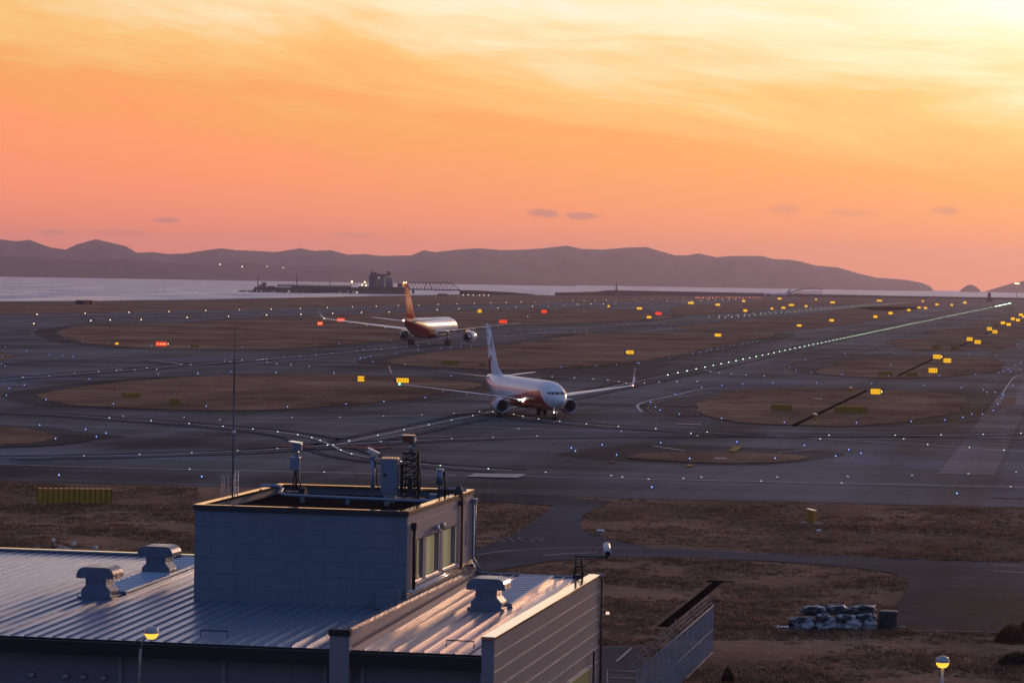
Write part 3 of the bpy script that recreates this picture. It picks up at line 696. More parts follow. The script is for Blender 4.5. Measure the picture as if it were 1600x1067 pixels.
# far parapet
w = MB(); w.bx(-62, -33.85, 124.0, 124.25, 5.9, 6.62); part(w, 'parapet', M['front_wall'])
w = MB(); w.bx(-62, -33.85, 123.94, 124.31, 6.62, 6.68); part(w, 'coping', M['cap'])
w = MB(); w.bx(-25.2, -19.9, 121.72, 121.95, 5.9, 6.4); part(w, 'parapet', M['fascia'])
w = MB(); w.tube([(-25.4, 123.6, 7.0), (-25.05, 122.1, 6.62), (-24.6, 121.85, 6.52), (-20.6, 121.85, 6.5), (-20.0, 121.7, 6.5), (-19.7, 121.9, 6.62), (-19.45, 121.95, 6.62)], .085, n=10)
w.tube([(-24.6, 121.6, 6.38), (-20.9, 121.6, 6.36)], .06, n=8)
part(w, 'rail_pipe', M['pipe'])
# divider parapet between the two roofs
w = MB(); w.bx(-25.18, -24.9, 99.6, 121.7, 5.3, 6.66, M['side_wall']); part(w, 'divider_wall', M['side_wall'])
w = MB(); w.face([(-25.38, 99.45, 6.60), (-24.84, 99.45, 6.72), (-24.84, 121.8, 6.82), (-25.38, 121.8, 6.70)]); w.face([(-24.84, 99.45, 6.72), (-24.84, 99.45, 6.6), (-24.84, 121.8, 6.7), (-24.84, 121.8, 6.82)]); w.face([(-25.38, 99.45, 6.60), (-25.38, 99.45, 6.5), (-24.84, 99.45, 6.6), (-24.84, 99.45, 6.72)])
part(w, 'coping', M['hood'])
w = MB(); w.bx(-25.42, -24.72, 99.2, 99.6, 0, 6.5, M['side_wall']); w.bx(-25.46, -24.68, 99.16, 99.5, 6.5, 6.72, M['fascia']); part(w, 'corner_post')
w = MB(); w.tube([(-19.5, 121.95, 0), (-19.5, 121.95, 6.5)], .05); w.bx(-19.5, -19.42, 119.85, 119.93, 0, 3.7); part(w, 'downpipe', M['dark'])
w = MB(); w.lathe([(0, 0), (.09, 0), (.07, .1), (0, .12)], (-19.25, 122, 5.0), mat=M['Lpink'], n=10); w.box((-19.38, 122, 5.06), (.26, .05, .05), M['dark']); part(w, 'wall_lamp')
w = MB(); w.bx(-19.598, -19.56, 114.2, 119.6, 1.6, 3.15, M['white']); part(w, 'window_frame')
w = MB(); w.bx(-19.565, -19.545, 114.35, 119.45, 1.7, 3.05, M['curtain'])
for k in range(26): w.bx(-19.545, -19.53, 114.4 + k * .2, 114.46 + k * .2, 1.7, 3.05, M['dark'])
part(w, 'window_blind')

# penthouse
PX0, PX1, PU0, PU1, PZ = -33.82, -25.3, 110.5, 123.0, 10.0
w = MB(); w.bx(PX0, PX1, PU0, PU0 + .2, 6.2, PZ - .08); w.bx(PX0, PX0 + .2, PU0 + .2, PU1 - .2, 6.2, PZ - .08); w.bx(PX0, PX1, PU1 - .2, PU1, 6.2, PZ - .08)
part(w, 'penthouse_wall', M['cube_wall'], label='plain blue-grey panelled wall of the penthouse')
# windowed right wall built round three openings
wins = [(112.05, 113.35), (113.9, 116.55), (117.05, 119.8)]; WZ0, WZ1 = 7.12, 8.77
w = MB(); t0 = PX1 - .2
w.bx(t0, PX1, PU0 + .2, PU1 - .2, WZ1, PZ - .08); w.bx(t0, PX1, PU0 + .2, PU1 - .2, 6.2, WZ0)
e = PU0 + .2
for a, c in wins + [(PU1 - .2, PU1 - .2)]:
    w.bx(t0, PX1, e, a, WZ0, WZ1); e = c
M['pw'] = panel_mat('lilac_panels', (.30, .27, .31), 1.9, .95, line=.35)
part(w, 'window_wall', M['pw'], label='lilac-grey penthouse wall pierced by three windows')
w = MB(); w.bx(t0 - 3, t0 - 2.9, PU0 + .3, PU1 - .3, 6.4, 9.4, M['membrane']); w.bx(t0 - 3, t0, PU0 + .3, PU1 - .3, 6.35, 6.45, M['membrane']); part(w, 'room_interior')
for i, (a, c) in enumerate(wins):
    w = MB()
    for (y0, y1, z0, z1) in ((a, c, WZ1 - .06, WZ1), (a, c, WZ0, WZ0 + .06), (a, a + .06, WZ0 + .06, WZ1 - .06), (c - .06, c, WZ0 + .06, WZ1 - .06), ((a + c) / 2 - .025, (a + c) / 2 + .025, WZ0 + .06, WZ1 - .06)):
        w.bx(PX1 - .11, PX1 - .02, y0, y1, z0, z1)
    fr = part(w, 'window', M['cap'])
    w = MB(); w.bx(PX1 - .075, PX1 - .065, a + .06, c - .06, WZ0 + .06, WZ1 - .06); part(w, 'pane', M['glass'], fr)
    w = MB(); y = a + .06; rg = []
    ks = int((c - a) / .05)
    lim = (c - a) * (.45 if i == 0 else .8)
    for k in range(int(lim / .05)):
        yy = a + .08 + k * .05; xx = PX1 - .16 + .02 * math.sin(k * 1.3)
        rg.append([Vector((xx, yy, WZ0 + .05 + (.5 if i == 0 else 0) * 0)), Vector((xx, yy, WZ1 - .05))])
    w.rings(rg, None, close=False, cap=False); part(w, 'blind', M['curtain'], fr)
    w = MB(); w.bx(PX1 + .002, PX1 + .07, a - .05, c + .05, WZ0 - .06, WZ0 - .01); part(w, 'sill', M['white'], fr)
# parapet coping, roof deck
w = MB(); c_ = .30
w.bx(PX0 - .05, PX0 + c_, PU0 - .05, PU1 + .05, PZ - .08, PZ); w.bx(PX1 - c_, PX1 + .05, PU0 - .05, PU1 + .05, PZ - .08, PZ)
w.bx(PX0 + c_, PX1 - c_, PU1 - c_, PU1 + .05, PZ - .08, PZ); w.bx(PX0 + c_, PX1 - c_, PU0 - .05, PU0 + c_ * .6, PZ - .08, PZ)
part(w, 'coping', M['cap_glow'], label='thin metal coping tinted with orange sky glow round the penthouse roof')
w = MB(); w.bx(PX0 - .065, PX1 + .065, PU0 - .066, PU0 - .052, PZ - .22, PZ - .02); w.bx(PX1 + .052, PX1 + .066, PU0 - .05, PU1, PZ - .17, PZ - .02); part(w, 'drip_edge', M['dark'])
w = MB(); w.bx(PX0 + .2, PX1 - .2, PU0 + .2, PU1 - .2, 9.5, 9.62); part(w, 'roof_deck', M['membrane'])
# flashing roof strip below the windows, with pipes
w = MB()
w.face([(PX1, PU0 + .1, 6.78), (PX1 + .05, PU0 + .1, 6.78), (PX1 + .05, 123.2, 6.9), (PX1, 123.2, 6.9)])
for k, (o_, z_) in enumerate(((.0, .1), (.09, .06))): w.tube([(PX1 + .06 + o_, PU0 + .1, 6.78 + z_), (PX1 + .06 + o_, 123.1, 6.88 + z_)], .035)
part(w, 'flashing', M['cap'])
w = MB(); w.tube([(PX1 + .1, 111.3, 9.3), (PX1 + .1, 111.3, 6.9)], .07, n=10); w.box((PX1 + .06, 111.3, 9.42), (.1, .25, .12)); w.box((PX1 + .1, 111.3, 9.35), (.18, .18, .28)); part(w, 'downpipe', M['dark'])
w = MB(); w.tube([(PX1 + .08, 120.35, 10.05), (PX1 + .08, 120.35, 6.85)], .055, n=10); part(w, 'downpipe', M['rust'])
w = MB(); w.tube([(PX1 + .1, 122.6, 9.6), (PX1 + .1, 122.6, 7.1), (PX1 + .5, 122.4, 6.6)], .06, n=10); w.tube([(PX1 + .1, 123.0, 9.5), (PX1 + .1, 123.0, 7.1)], .05, n=10); w.box((PX1 + .12, 122.8, 9.55), (.2, .5, .15)); part(w, 'downpipe', M['pipe'])
for u in (114.9, 116.0):
    w = MB(); w.tube([(PX1, u, 9.0), (PX1 + .12, u, 9.0)], .04); w.lathe([(.05, 0), (.12, .02), (.13, .16), (.10, .2), (0, .2)], (PX1 + .1, u, 9.0), 'X', M['galv'], 14); part(w, 'bulkhead_lamp', M['galv'])
w = MB()
for k in range(24):
    th = random.random() * 6.28; w.box((PX1 + .012, 121.6 + .2 * math.cos(th) * random.random(), 8.2 + (random.random() - .5) * 1.0), (.012, .13 * random.random() + .03, .2 * random.random() + .05), M['side_wall'])
part(w, 'weather_stain', mat('damp_stain', (.12, .12, .17), .8))
# step box on the front of the penthouse
w = MB(); w.bx(-26.35, -25.45, 109.9, 110.5, 6.25, 6.98); part(w, 'duct_box', M['cube_wall'], bevel=.02)
# curved pipe on the roof deck
w = MB(); w.tube([(PX0 - .02, 119.8, 10.08), (PX0 + .1, 119.8, 10.13), (PX0 + .9, 119.6, 10.13), (PX0 + 1.1, 119.3, 10.05), (PX0 + 1.1, 118.9, 9.9), (PX0 + 1.5, 118.4, 9.86), (-30, 117.9, 9.86), (-26.4, 117.4, 9.86), (PX1 - .1, 117.2, 9.95)], .075, n=10)
for v in (-31.5, -29.5, -27.8): w.box((v, 118.0 - (v + 31.5) * .13, 9.72), (.14, .2, .2))
part(w, 'roof_pipe', M['pipe'])
w = MB(); w.tube([(-26.5, 121.5, 10.08), (PX1 + .05, 121.2, 10.1)], .08, n=10); part(w, 'roof_pipe', M['pipe'])
# caged ladder on the left side
w = MB()
for u in (116.6, 117.05): w.tube([(PX0 - .18, u, 6.3), (PX0 - .18, u, 10.9)], .022, n=6)
for k in range(15): w.tube([(PX0 - .18, 116.6, 6.6 + k * .28), (PX0 - .18, 117.05, 6.6 + k * .28)], .012, n=5)
lad = part(w, 'ladder', M['galv'])
w = MB()
for k in range(6):
    z = 7.6 + k * .62; w.tube([(PX0 - .18 - .62 * math.sin(a), 116.82 - .42 * math.cos(a), z) for a in [i * math.pi / 8 for i in range(9)]], .012, n=5)
for i in (1, 2, 4, 6, 7):
    a = i * math.pi / 8; w.tube([(PX0 - .18 - .62 * math.sin(a), 116.82 - .42 * math.cos(a), 7.6), (PX0 - .18 - .62 * math.sin(a), 116.82 - .42 * math.cos(a), 10.7)], .010, n=5)
part(w, 'safety_cage', M['galv'], lad)
for (v, u) in ((-30.2, 101.2), (-21.2, 101.2)):
    w = MB(); z = roofz(u); w.tube([(v - .5, u, z), (v - .5, u, z + .22), (v + .5, u, z + .22), (v + .5, u, z)], .025, n=6); part(w, 'snow_bar', M['dark'])
# gravity vents
def vent(v, u, lab):
    t = empty('roof_vent', UV(v, u, roofz(u)), -AZ, lab, 'roof vent', 'hooded vents on the ribbed roof')
    w = MB(); w.bx(-.72, .72, -.62, .62, 0, .10); part(w, 'base_flange', M['hood'], t)
    prof = [(-.60, .10), (-.60, .32), (-.42, .52), (-.42, .95), (.42, .95), (.42, .52), (.60, .32), (.60, .10)]
    w = MB(); w.rings([[Vector((x, y, z)) for x, z in prof] for y in (-.5, .5)], None, smooth=False); part(w, 'neck', M['hood'], t)
    pr = [(-.76, .80)] + [(-.76 + .34 * (1 - math.cos(a)), .90 + .34 * math.sin(a)) for a in [i * math.pi / 14 for i in range(8)]] + [(.76 - .34 * (1 - math.cos(a)), .90 + .34 * math.sin(a)) for a in [i * math.pi / 14 for i in range(7, -1, -1)]] + [(.76, .80)]
    w = MB(); w.rings([[Vector((x, y, z)) for x, z in pr] for y in (-.62, .62)], None, smooth=False)
    o = part(w, 'hood', M['hood'], t); 
    return t
vent(-37.6, 110.3, 'squat metal roof vent nearest the left eave, in front of its twin')
vent(-37.6, 117.9, 'metal roof vent at the far end of the left roof, close to the penthouse ladder')
vent(-22.2, 111.2, 'pink-lit metal roof vent alone on the right-hand roof')

# ------------------------------------------------------------------ things standing on the penthouse
def rooftop(name, v, u, z, lab, cat): return empty(name, UV(v, u, z), -AZ, lab, cat)
zt = 9.62
def vof(px, u):
    d = ray(px, 600); du = d.x * sA + d.y * cA; dv = d.x * cA - d.y * sA; return dv * u / du
t = rooftop('surveillance_camera', vof(465, 120.6), 120.6, zt, 'boxy pan camera on a tripod with a junction box, leftmost on the penthouse roof', 'camera')
w = MB(); [w.tube([(.28 * math.cos(a), .28 * math.sin(a), 0), (.07 * math.cos(a), .07 * math.sin(a), 1.2)], .03, n=6) for a in (.5, 2.6, 4.7)]; w.tube([(0, 0, .3), (0, 0, 1.35)], .05); w.box((0, 0, .12), (.9, .7, .24)); w.box((.3, -.1, .32), (.3, .3, .2)); part(w, 'tripod', M['dark'], t)
w = MB(); w.box((-.02, -.12, 1.42), (.42, .22, .56)); part(w, 'junction_box', M['pipe'], t, bevel=.015)
w = MB(); w.tube([(0, 0, 1.35), (0, 0, 2.0)], .05); w.box((0, 0, 1.85), (.2, .2, .18)); w.box((.05, 0, 2.12), (.36, .3, .3)); part(w, 'pan_head', M['pipe'], t, bevel=.03)
w = MB(); w.box((-.03, -.02, 2.32), (.52, .55, .05), M=Matrix.Rotation(.12, 3, 'Y')); part(w, 'sun_shield', M['cap'], t)
t = rooftop('surveillance_camera', vof(585, 120), 120, zt, 'slim tilted camera on a single post, between tripod camera and cabinet', 'camera')
w = MB(); w.tube([(0, 0, 0), (0, 0, 1.85)], .09, n=10); w.box((0, 0, .02), (.9, .5, .12)); w.box((0, 0, 1.8), (.24, .2, .16)); part(w, 'post', M['pipe'], t)
w = MB(); w.tube([(.08, -.05, 1.7), (.16, -.1, 1.2), (.18, -.1, .8), (.36, -.1, .35), (.5, -.1, .3)], .03, n=6); part(w, 'cable', M['black'], t)
w = MB(); w.box((0, 0, 2.0), (.5, .2, .16), M=Matrix.Rotation(.42, 3, 'Y')); w.box((.02, 0, 2.1), (.54, .26, .03), M=Matrix.Rotation(.42, 3, 'Y')); part(w, 'camera_body', M['cap'], t)
t = rooftop('equipment_cabinet', vof(612, 119.4), 119.4, zt, 'tall white metal cabinet standing beside the lattice mast on the roof', 'cabinet')
w = MB(); w.bx(-.36, .34, -.22, .22, .34, 1.78); part(w, 'cabinet_body', M['pipe'], t, bevel=.02)
w = MB(); w.bx(-.38, .38, -.25, .25, 1.78, 1.84); [w.box((-.3 + k * .12, 0, 1.86), (.05, .5, .05)) for k in range(6)]; part(w, 'top_cover', M['cap'], t)
w = MB(); w.bx(-.25, .25, -.18, .18, 0, .34); part(w, 'plinth', M['galv'], t)
w = MB(); w.box((-.18, -.225, 1.15), (.14, .012, .12)); part(w, 'badge', M['glass_dark'], t)
t = rooftop('lattice_mast', vof(643, 119.8), 119.8, zt, 'dark lattice mast carrying a box-shaped radar head above the roof', 'mast')
w = MB(); hw = .28
for sx_ in (-hw, hw):
    for sy_ in (-hw, hw): w.tube([(sx_, sy_, 0), (sx_ * .75, sy_ * .75, 2.05)], .028, n=6)
for k in range(7):
    z0, z1 = .15 + k * .27, .15 + (k + 1) * .27; s0 = hw * (1 - .12 * k / 7)
    for (a, b_) in (((-s0, -s0), (s0, -s0)), ((s0, -s0), (s0, s0)), ((s0, s0), (-s0, s0)), ((-s0, s0), (-s0, -s0))):
        w.tube([(*a, z0), (*b_, z1)], .014, n=4); w.tube([(*b_, z0), (*a, z1)], .014, n=4); w.tube([(*a, z1), (*b_, z1)], .014, n=4)
w.box((0, 0, .1), (1.3, .6, .16)); w.box((.35, 0, 1.3), (.1, .12, 1.7)); w.box((-.34, -.1, 1.0), (.1, .1, 1.2)); w.box((.05, -.2, .8), (.2, .15, .5)); w.box((0, 0, 2.05), (.55, .4, .1))
part(w, 'lattice', M['dark'], t)
w = MB(); w.tube([(.05, 0, 2.05), (.05, 0, 2.5)], .11, n=12); w.tube([(.12, 0, 2.3), (.12, 0, 2.72)], .1, n=12); part(w, 'mast_neck', M['galv'], t)
w = MB(); w.box((-.08, 0, 2.64), (.46, .4, .26)); part(w, 'radar_head', M['rust'], t, bevel=.02)
w = MB(); w.box((-.08, 0, 2.79), (.52, .46, .04)); part(w, 'head_cover', M['cap'], t)
w = MB(); w.tube([(.42, -.2, .1), (.5, -.2, .9), (.4, -.2, 1.7)], .03, n=6); w.tube([(.36, -.25, .1), (.44, -.25, .8), (.36, -.2, 1.5)], .025, n=6); part(w, 'cable', M['black'], t)
t = rooftop('antenna_tripod', vof(693, 120.2), 120.2, zt, 'small grey box on spindly tripod legs near the right roof corner', 'antenna')
w = MB(); [w.tube([(.34 * math.cos(a) + .1, .3 * math.sin(a), 0), (.04 * math.cos(a), .04 * math.sin(a), 1.35)], .024, n=6) for a in (.0, 1.2, 2.6, 4.0, 5.4)]; w.tube([(.12, 0, 0), (.12, 0, 1.3)], .035); part(w, 'tripod', M['dark'], t)
w = MB(); w.tube([(-.08, -.1, .75), (-.08, -.1, 1.36)], .14, n=14); part(w, 'receiver_box', M['pipe'], t)
w = MB(); w.lathe([(0, 1.42), (.16, 1.40), (.16, 1.36), (.0, 1.35)], (-.06, -.1, 0), mat=M['cap'], n=14); part(w, 'receiver_cap', M['cap'], t)
w = MB(); w.lathe([(.2, .1), (.19, .4), (.1, .62), (0, .66)], (.72, 0, .1), mat=M['dark'], n=14); part(w, 'beacon_dome', M['dark'], t); w = MB(); w.box((.72, 0, 0), (.5, .5, .19)); part(w, 'beacon_foot', M['dark'], t); w = MB(); w.box((-.3, -.3, .12), (.3, .25, .5)); part(w, 'cable_box', M['pipe'], t)
# whip mast
M['mastp'] = mat('weathered_mast_paint', (.10, .11, .14), .7, spec=.2, var=(3, .2))
pw_ = G(363, 786, 9.62)
t = empty('lightning_mast', pw_, 0, 'very tall thin grey lightning rod rising from the left of the penthouse roof', 'lightning rod')
w = MB(); w.tube([(0, 0, 0), (0, 0, 4.5)], .034, n=8); w.lathe([(.0, 0), (.16, 0), (.16, .03), (.06, .05), (.05, .3)], mat=M['mastp']); part(w, 'lower_pole', M['mastp'], t)
w = MB(); w.tube([(0, 0, 4.5), (0, 0, 7.35)], .03, n=8, r1=.012); part(w, 'upper_rod', M['mastp'], t); w = MB(); w.lathe([(.04, 2.75), (.075, 2.8), (.075, 2.95), (.04, 3.0)]); part(w, 'clamp', M['galv'], t)
# flood camera on arm at the far right roof corner
t = rooftop('surveillance_camera', -20.45, 121.6, 6.5, 'white bullet camera on a long bracket arm at the far right roof corner', 'camera')
w = MB(); w.tube([(-.18, 0, -.1), (-.1, 0, .9)], .05); w.tube([(.2, 0, -.1), (.12, 0, .85)], .05); w.box((0, 0, .08), (.42, .3, .16)); w.box((0, 0, .5), (.26, .12, .08)); w.tube([(-.16, 0, .1), (.14, 0, .85)], .018, n=5); w.tube([(-.2, 0, .92), (1.15, 0, .95)], .035, n=6); w.tube([(.2, 0, .5), (.55, 0, .72), (1.0, 0, .92)], .02, n=6); part(w, 'bracket', M['dark'], t)
w = MB(); w.tube([(1.12, .3, 1.42), (1.26, -.3, 1.12)], .145, n=14); part(w, 'camera_body', M['white'], t)
w = MB(); w.tube([(1.265, -.3, 1.12), (1.29, -.36, 1.08)], .11, n=14); part(w, 'camera_lens', M['black'], t); w = MB(); w.box((1.2, 0, 1.0), (.12, .1, .3)); part(w, 'swivel', M['dark'], t)

# ------------------------------------------------------------------ AEROPLANES (local: +x nose, origin below the main gear)
def airliner(name, lab, sp):
    t = empty(name, (0, 0, 0), 0, lab, 'airliner')
    def ring(x, zc, ry, rz, n_=36): return [Vector((x, ry * math.cos(a), zc + rz * math.sin(a))) for a in [k * 2 * math.pi / n_ for k in range(n_)]]
    st = sp['fus']
    # smooth the stations
    dense = catmull([Vector((x, zc, ry, rz)) for x, zc, ry, rz in st], False, 5)
    w = MB(); w.rings([ring(*q) for q in dense]); fus = part(w, 'fuselage', sp['fmat'], t)
    # belly fairing
    bf = sp['belly']; w = MB()
    w.rings([[Vector((x, ry * math.cos(a), zc + rz * math.sin(a))) for a in [k * 2 * math.pi / 24 for k in range(24)]] for x, zc, ry, rz in bf]); part(w, 'belly_fairing', sp['bmat'], t)
    # cockpit glazing follows the nose skin
    def fus_at(x):
        for a, b_ in zip(dense, dense[1:]):
            if b_[0] <= x <= a[0]:
                k = (a[0] - x) / (a[0] - b_[0] + 1e-9); return a.lerp(b_, k)
        return dense[0]
    def skin_x(y, z):
        lo, hi = dense[0][0], dense[0][0] - sp['cock'][1]
        for _ in range(26):
            x = (lo + hi) / 2; q = fus_at(x)
            if (y / q[2]) ** 2 + ((z - q[1]) / q[3]) ** 2 > 1: lo = x
            else: hi = x
        return x
    k_, _l, zb, zt = sp['cock']
    for s_ in (-1, 1):
        for (y0, y1, za, zc_) in ((.05, .60, 0, 1), (.68, 1.06, -.02, .97), (1.13, 1.40, .0, .85)):
            w = MB(); rg = []
            for i in range(6):
                y = (y0 + (y1 - y0) * i / 5) * k_; drop = .10 * (i / 5) * (y1 > 1.2)
                rg.append([Vector((skin_x(y, z) + .025, s_ * (y + .01), z + .01)) for z in [zb + (zt - zb) * (za + (zc_ - drop - za) * j / 5) for j in range(6)]])
            w.rings(rg, None, close=False, cap=False); part(w, 'cockpit_window', M['glass_dark'], t)
    def foil(sec, n_=10):
        xl, xt, y, z, th, ty, tz = sec; c = xl - xt; up_, lo_ = [], []
        for k in range(n_ + 1):
            s = k / n_; s = s * s * (3 - 2 * s); yt = 2.6 * (.2969 * math.sqrt(s) - .126 * s - .3516 * s * s + .2843 * s ** 3 - .1015 * s ** 4) * 2
            up_.append(Vector((xl - s * c, y + ty * yt * th, z + tz * yt * th))); lo_.append(Vector((xl - s * c, y - ty * yt * th, z - tz * yt * th)))
        return up_ + lo_[-2:0:-1]
    def surface(nm, secs, m_, parent=None, lab_=None):
        w = MB(); w.rings([foil(s) for s in secs]); return part(w, nm, m_, parent or t, lab_)
    for s_ in (-1, 1):
        wing = surface('wing', [(xl, xt, s_ * y, z, th, 0, 1) for xl, xt, y, z, th in sp['wing']], sp['wmat'])
        wl = sp['winglet']; surface('winglet', [(xl, xt, s_ * y, z, th, s_ * -math.cos(c), math.sin(c)) for xl, xt, y, z, th, c in wl], sp['lmat'], wing)
        for (y, x, z, L) in sp['flap']:
            w = MB(); w.rings([[Vector((x + dx * L, s_ * y + r_ * .55 * math.cos(a), z + r_ * math.sin(a) - .12)) for a in [k * math.pi / 5 for k in range(10)]] for dx, r_ in ((.5, .02), (.3, .14), (0, .2), (-.3, .16), (-.5, .03))]); part(w, 'flap_fairing', sp['wmat'], wing)
        ey, ez, ex0, ex1, er = sp['eng']
        w = MB(); L = ex0 - ex1
        w.lathe([(er * .80, ex0 - L * .22), (er * .82, ex0 - L * .04), (er * .90, ex0), (er * .98, ex0 - L * .05), (er * 1.04, ex0 - L * .25), (er * 1.02, ex0 - L * .5), (er * .9, ex0 - L * .78), (er * .76, ex1 + L * .06), (er * .70, ex1 + L * .06)], (0, s_ * ey, ez), 'X', None, 30)
        eng = part(w, 'engine', sp['emat'], t)
        w = MB(); w.lathe([(er * .885, ex0 - L * .012), (er * .90, ex0 + .02), (er * .96, ex0 - L * .03)], (0, s_ * ey, ez), 'X', None, 30); part(w, 'intake_lip', M['chrome'], eng)
        w = MB(); w.lathe([(0, ex0 - L * .10), (er * .12, ex0 - L * .13), (er * .24, ex0 - L * .2), (er * .8, ex0 - L * .21)], (0, s_ * ey, ez), 'X', M['dark'], 24)
        for k in range(20):
            a = k * math.pi / 10; w.face([(ex0 - L * .20, s_ * ey + er * .24 * math.cos(a), ez + er * .24 * math.sin(a)), (ex0 - L * .17, s_ * ey + er * .79 * math.cos(a + .1), ez + er * .79 * math.sin(a + .1)), (ex0 - L * .205, s_ * ey + er * .79 * math.cos(a + .26), ez + er * .79 * math.sin(a + .26))], M['grey'])
        part(w, 'fan', None, eng)
        w = MB(); w.lathe([(er * .66, ex1 + L * .12), (er * .56, ex1 - L * .02), (er * .42, ex1 - L * .12), (er * .36, ex1 - L * .12)], (0, s_ * ey, ez), 'X', M['chrome'], 24); w.lathe([(er * .34, ex1 - L * .05), (er * .2, ex1 - L * .2), (0, ex1 - L * .28)], (0, s_ * ey, ez), 'X', M['dark'], 18)
        w.lathe([(er * .72, ex1 + L * .08), (er * .5, ex1 + L * .1)], (0, s_ * ey, ez), 'X', M['black'], 24); part(w, 'exhaust', None, eng)
        w = MB(); zt_ = sp['pyl']; w.rings([[Vector((x, s_ * ey - .18, z0)), Vector((x, s_ * ey + .18, z0)), Vector((x, s_ * ey + .12, z1)), Vector((x, s_ * ey - .12, z1))] for x, z0, z1 in zt_], smooth=False); part(w, 'pylon', sp['wmat'], eng)
        surface('tailplane', [(xl, xt, s_ * y, z, th, 0, 1) for xl, xt, y, z, th in sp['stab']], sp['smat'])
    surface('tail_fin', [(xl, xt, 0, z, th, 1, 0) for xl, xt, z, th in sp['fin']], sp['tmat'], None, sp['finlab'])
    # landing gear
    def wheel(parent, x, y, r, wd):
        w = MB(); w.lathe([(r * .55, y - wd / 2), (r * .9, y - wd / 2), (r, y - wd / 4), (r, y + wd / 4), (r * .9, y + wd / 2), (r * .55, y + wd / 2)], (x, 0, r), 'Y', None, 20); wh = part(w, 'tyre', M['black'], parent)
        w = MB(); w.lathe([(0, y - wd * .38), (r * .56, y - wd * .42), (r * .56, y + wd * .42), (0, y + wd * .38)], (x, 0, r), 'Y', None, 16); part(w, 'rim', M['grey'], parent)
    nx, nr, nw = sp['nose']
    g = MB(); g.tube([(nx, 0, nr), (nx, 0, sp['nz'])], .09, n=10); g.tube([(nx, 0, nr * 1.8), (nx + 1.0, 0, sp['nz'])], .05, n=8); g.tube([(nx, -.3, nr), (nx, .3, nr)], .06); g.box((nx, .35, sp['nz'] - .3), (1.3, .04, .7)); g.box((nx, -.35, sp['nz'] - .3), (1.3, .04, .7))
    ng = part(g, 'nose_gear', M['galv'], t)
    wheel(ng, nx, .24, nr, .22); wheel(ng, nx, -.24, nr, .22)
    my, mr, ax, mz = sp['main']
    for s_ in (-1, 1):
        g = MB(); g.tube([(0, s_ * my, mr), (0, s_ * my, mz)], .16, n=12); g.tube([(0, s_ * my, mr * 1.6), (.3, s_ * (my - 1.5), mz)], .08, n=8); g.box((-.1, s_ * (my + .28), mz - .7), (1.1, .05, 1.5))
        g.tube([(ax[0], s_ * my, mr), (ax[-1] - .01, s_ * my, mr)], .1); mg = part(g, 'main_gear', M['galv'], t)
        for x in ax:
            for dy in (-.45, .45): wheel(mg, x, s_ * my + dy, mr, .4)
    for (x, y, z, r, mm, nm) in sp['lamps']:
        w = MB(); w.lathe([(0, -r), (r * .7, -r * .7), (r, 0), (r * .7, r * .7), (0, r)], (x, y, z), mat=M[mm], n=12); part(w, nm, M[mm], t)
    for (x, z, h) in sp['ant']:
        w = MB(); w.rings([foil((x + .25, x - .2, 0, z, .02, 1, 0)), foil((x - .05, x - .2, 0, z + h, .015, 1, 0))]); part(w, 'blade_antenna', M['white'], t)
    return t

def livery(name, fn, rough=.26):
    ma = bpy.data.materials.new(name); ma.use_nodes = True; n = NT(ma.node_tree); p = ma.node_tree.nodes['Principled BSDF']
    co = n.node('ShaderNodeTexCoord').outputs['Object']
    x, y, z = n.sep(co); col = fn(n, x, y, z, co)
    dirt = n.noise(n.xyz(n.m('MULTIPLY', x, .5), y, n.m('MULTIPLY', z, 2.)), 1.2, 4)
    col = n.mix(n.m('MULTIPLY', n.step(dirt, .4, .75), .18), col, (.25, .23, .22, 1))
    n.set(p.inputs['Base Color'], col); p.inputs['Roughness'].default_value = rough; p.inputs['Specular IOR Level'].default_value = .5 if rough < .3 else .06; p.inputs['Coat Weight'].default_value = .05 if rough < .3 else 0; p.inputs['Coat Roughness'].default_value = .12
    return ma
WH = (.86, .87, .90, 1)
def windows(n, col, x, z, zc, h, pitch, x0, x1):
    fx = n.m('ABSOLUTE', n.m('SUBTRACT', n.m('FRACT', n.m('DIVIDE', x, pitch)), .5)); fz = n.m('ABSOLUTE', n.m('SUBTRACT', z, zc))
    mk = n.m('MULTIPLY', n.m('MULTIPLY', n.m('LESS_THAN', fx, .24), n.m('LESS_THAN', fz, h)), n.m('MULTIPLY', n.m('GREATER_THAN', x, x0), n.m('LESS_THAN', x, x1)))
    return n.mix(n.m('MULTIPLY', mk, .85), col, (.02, .02, .03, 1))
def f737(n, x, y, z, co):
    # maroon lower half that stops behind the white nose
    slope = n.m('MULTIPLY', n.m('SUBTRACT', 17.0, x), .85)                                  # height it may reach near the nose
    top = n.m('MINIMUM', n.m('ADD', 1.9, slope), n.m('ADD', 3.72, n.m('MULTIPLY', n.m('SUBTRACT', x, 11.), .09)))
    top = n.m('ADD', n.m('MAXIMUM', top, 0.), n.m('MULTIPLY', n.m('MAXIMUM', n.m('SUBTRACT', -8., x), 0.), .16))
    mk = n.step(n.m('SUBTRACT', top, z), -.04, .04)
    col = n.mix(mk, WH, (.42, .018, .020, 1))
    col = windows(n, col, x, z, 3.62, .17, .51, -13., 14.3)
    door = n.m('MULTIPLY', n.m('LESS_THAN', n.m('ABSOLUTE', n.m('SUBTRACT', n.m('ABSOLUTE', n.m('SUBTRACT', x, 15.1)), .45)), .03), n.m('LESS_THAN', n.m('ABSOLUTE', n.m('SUBTRACT', z, 3.3)), .9))
    return n.mix(n.m('MULTIPLY', door, .5), col, (.5, .45, .45, 1))
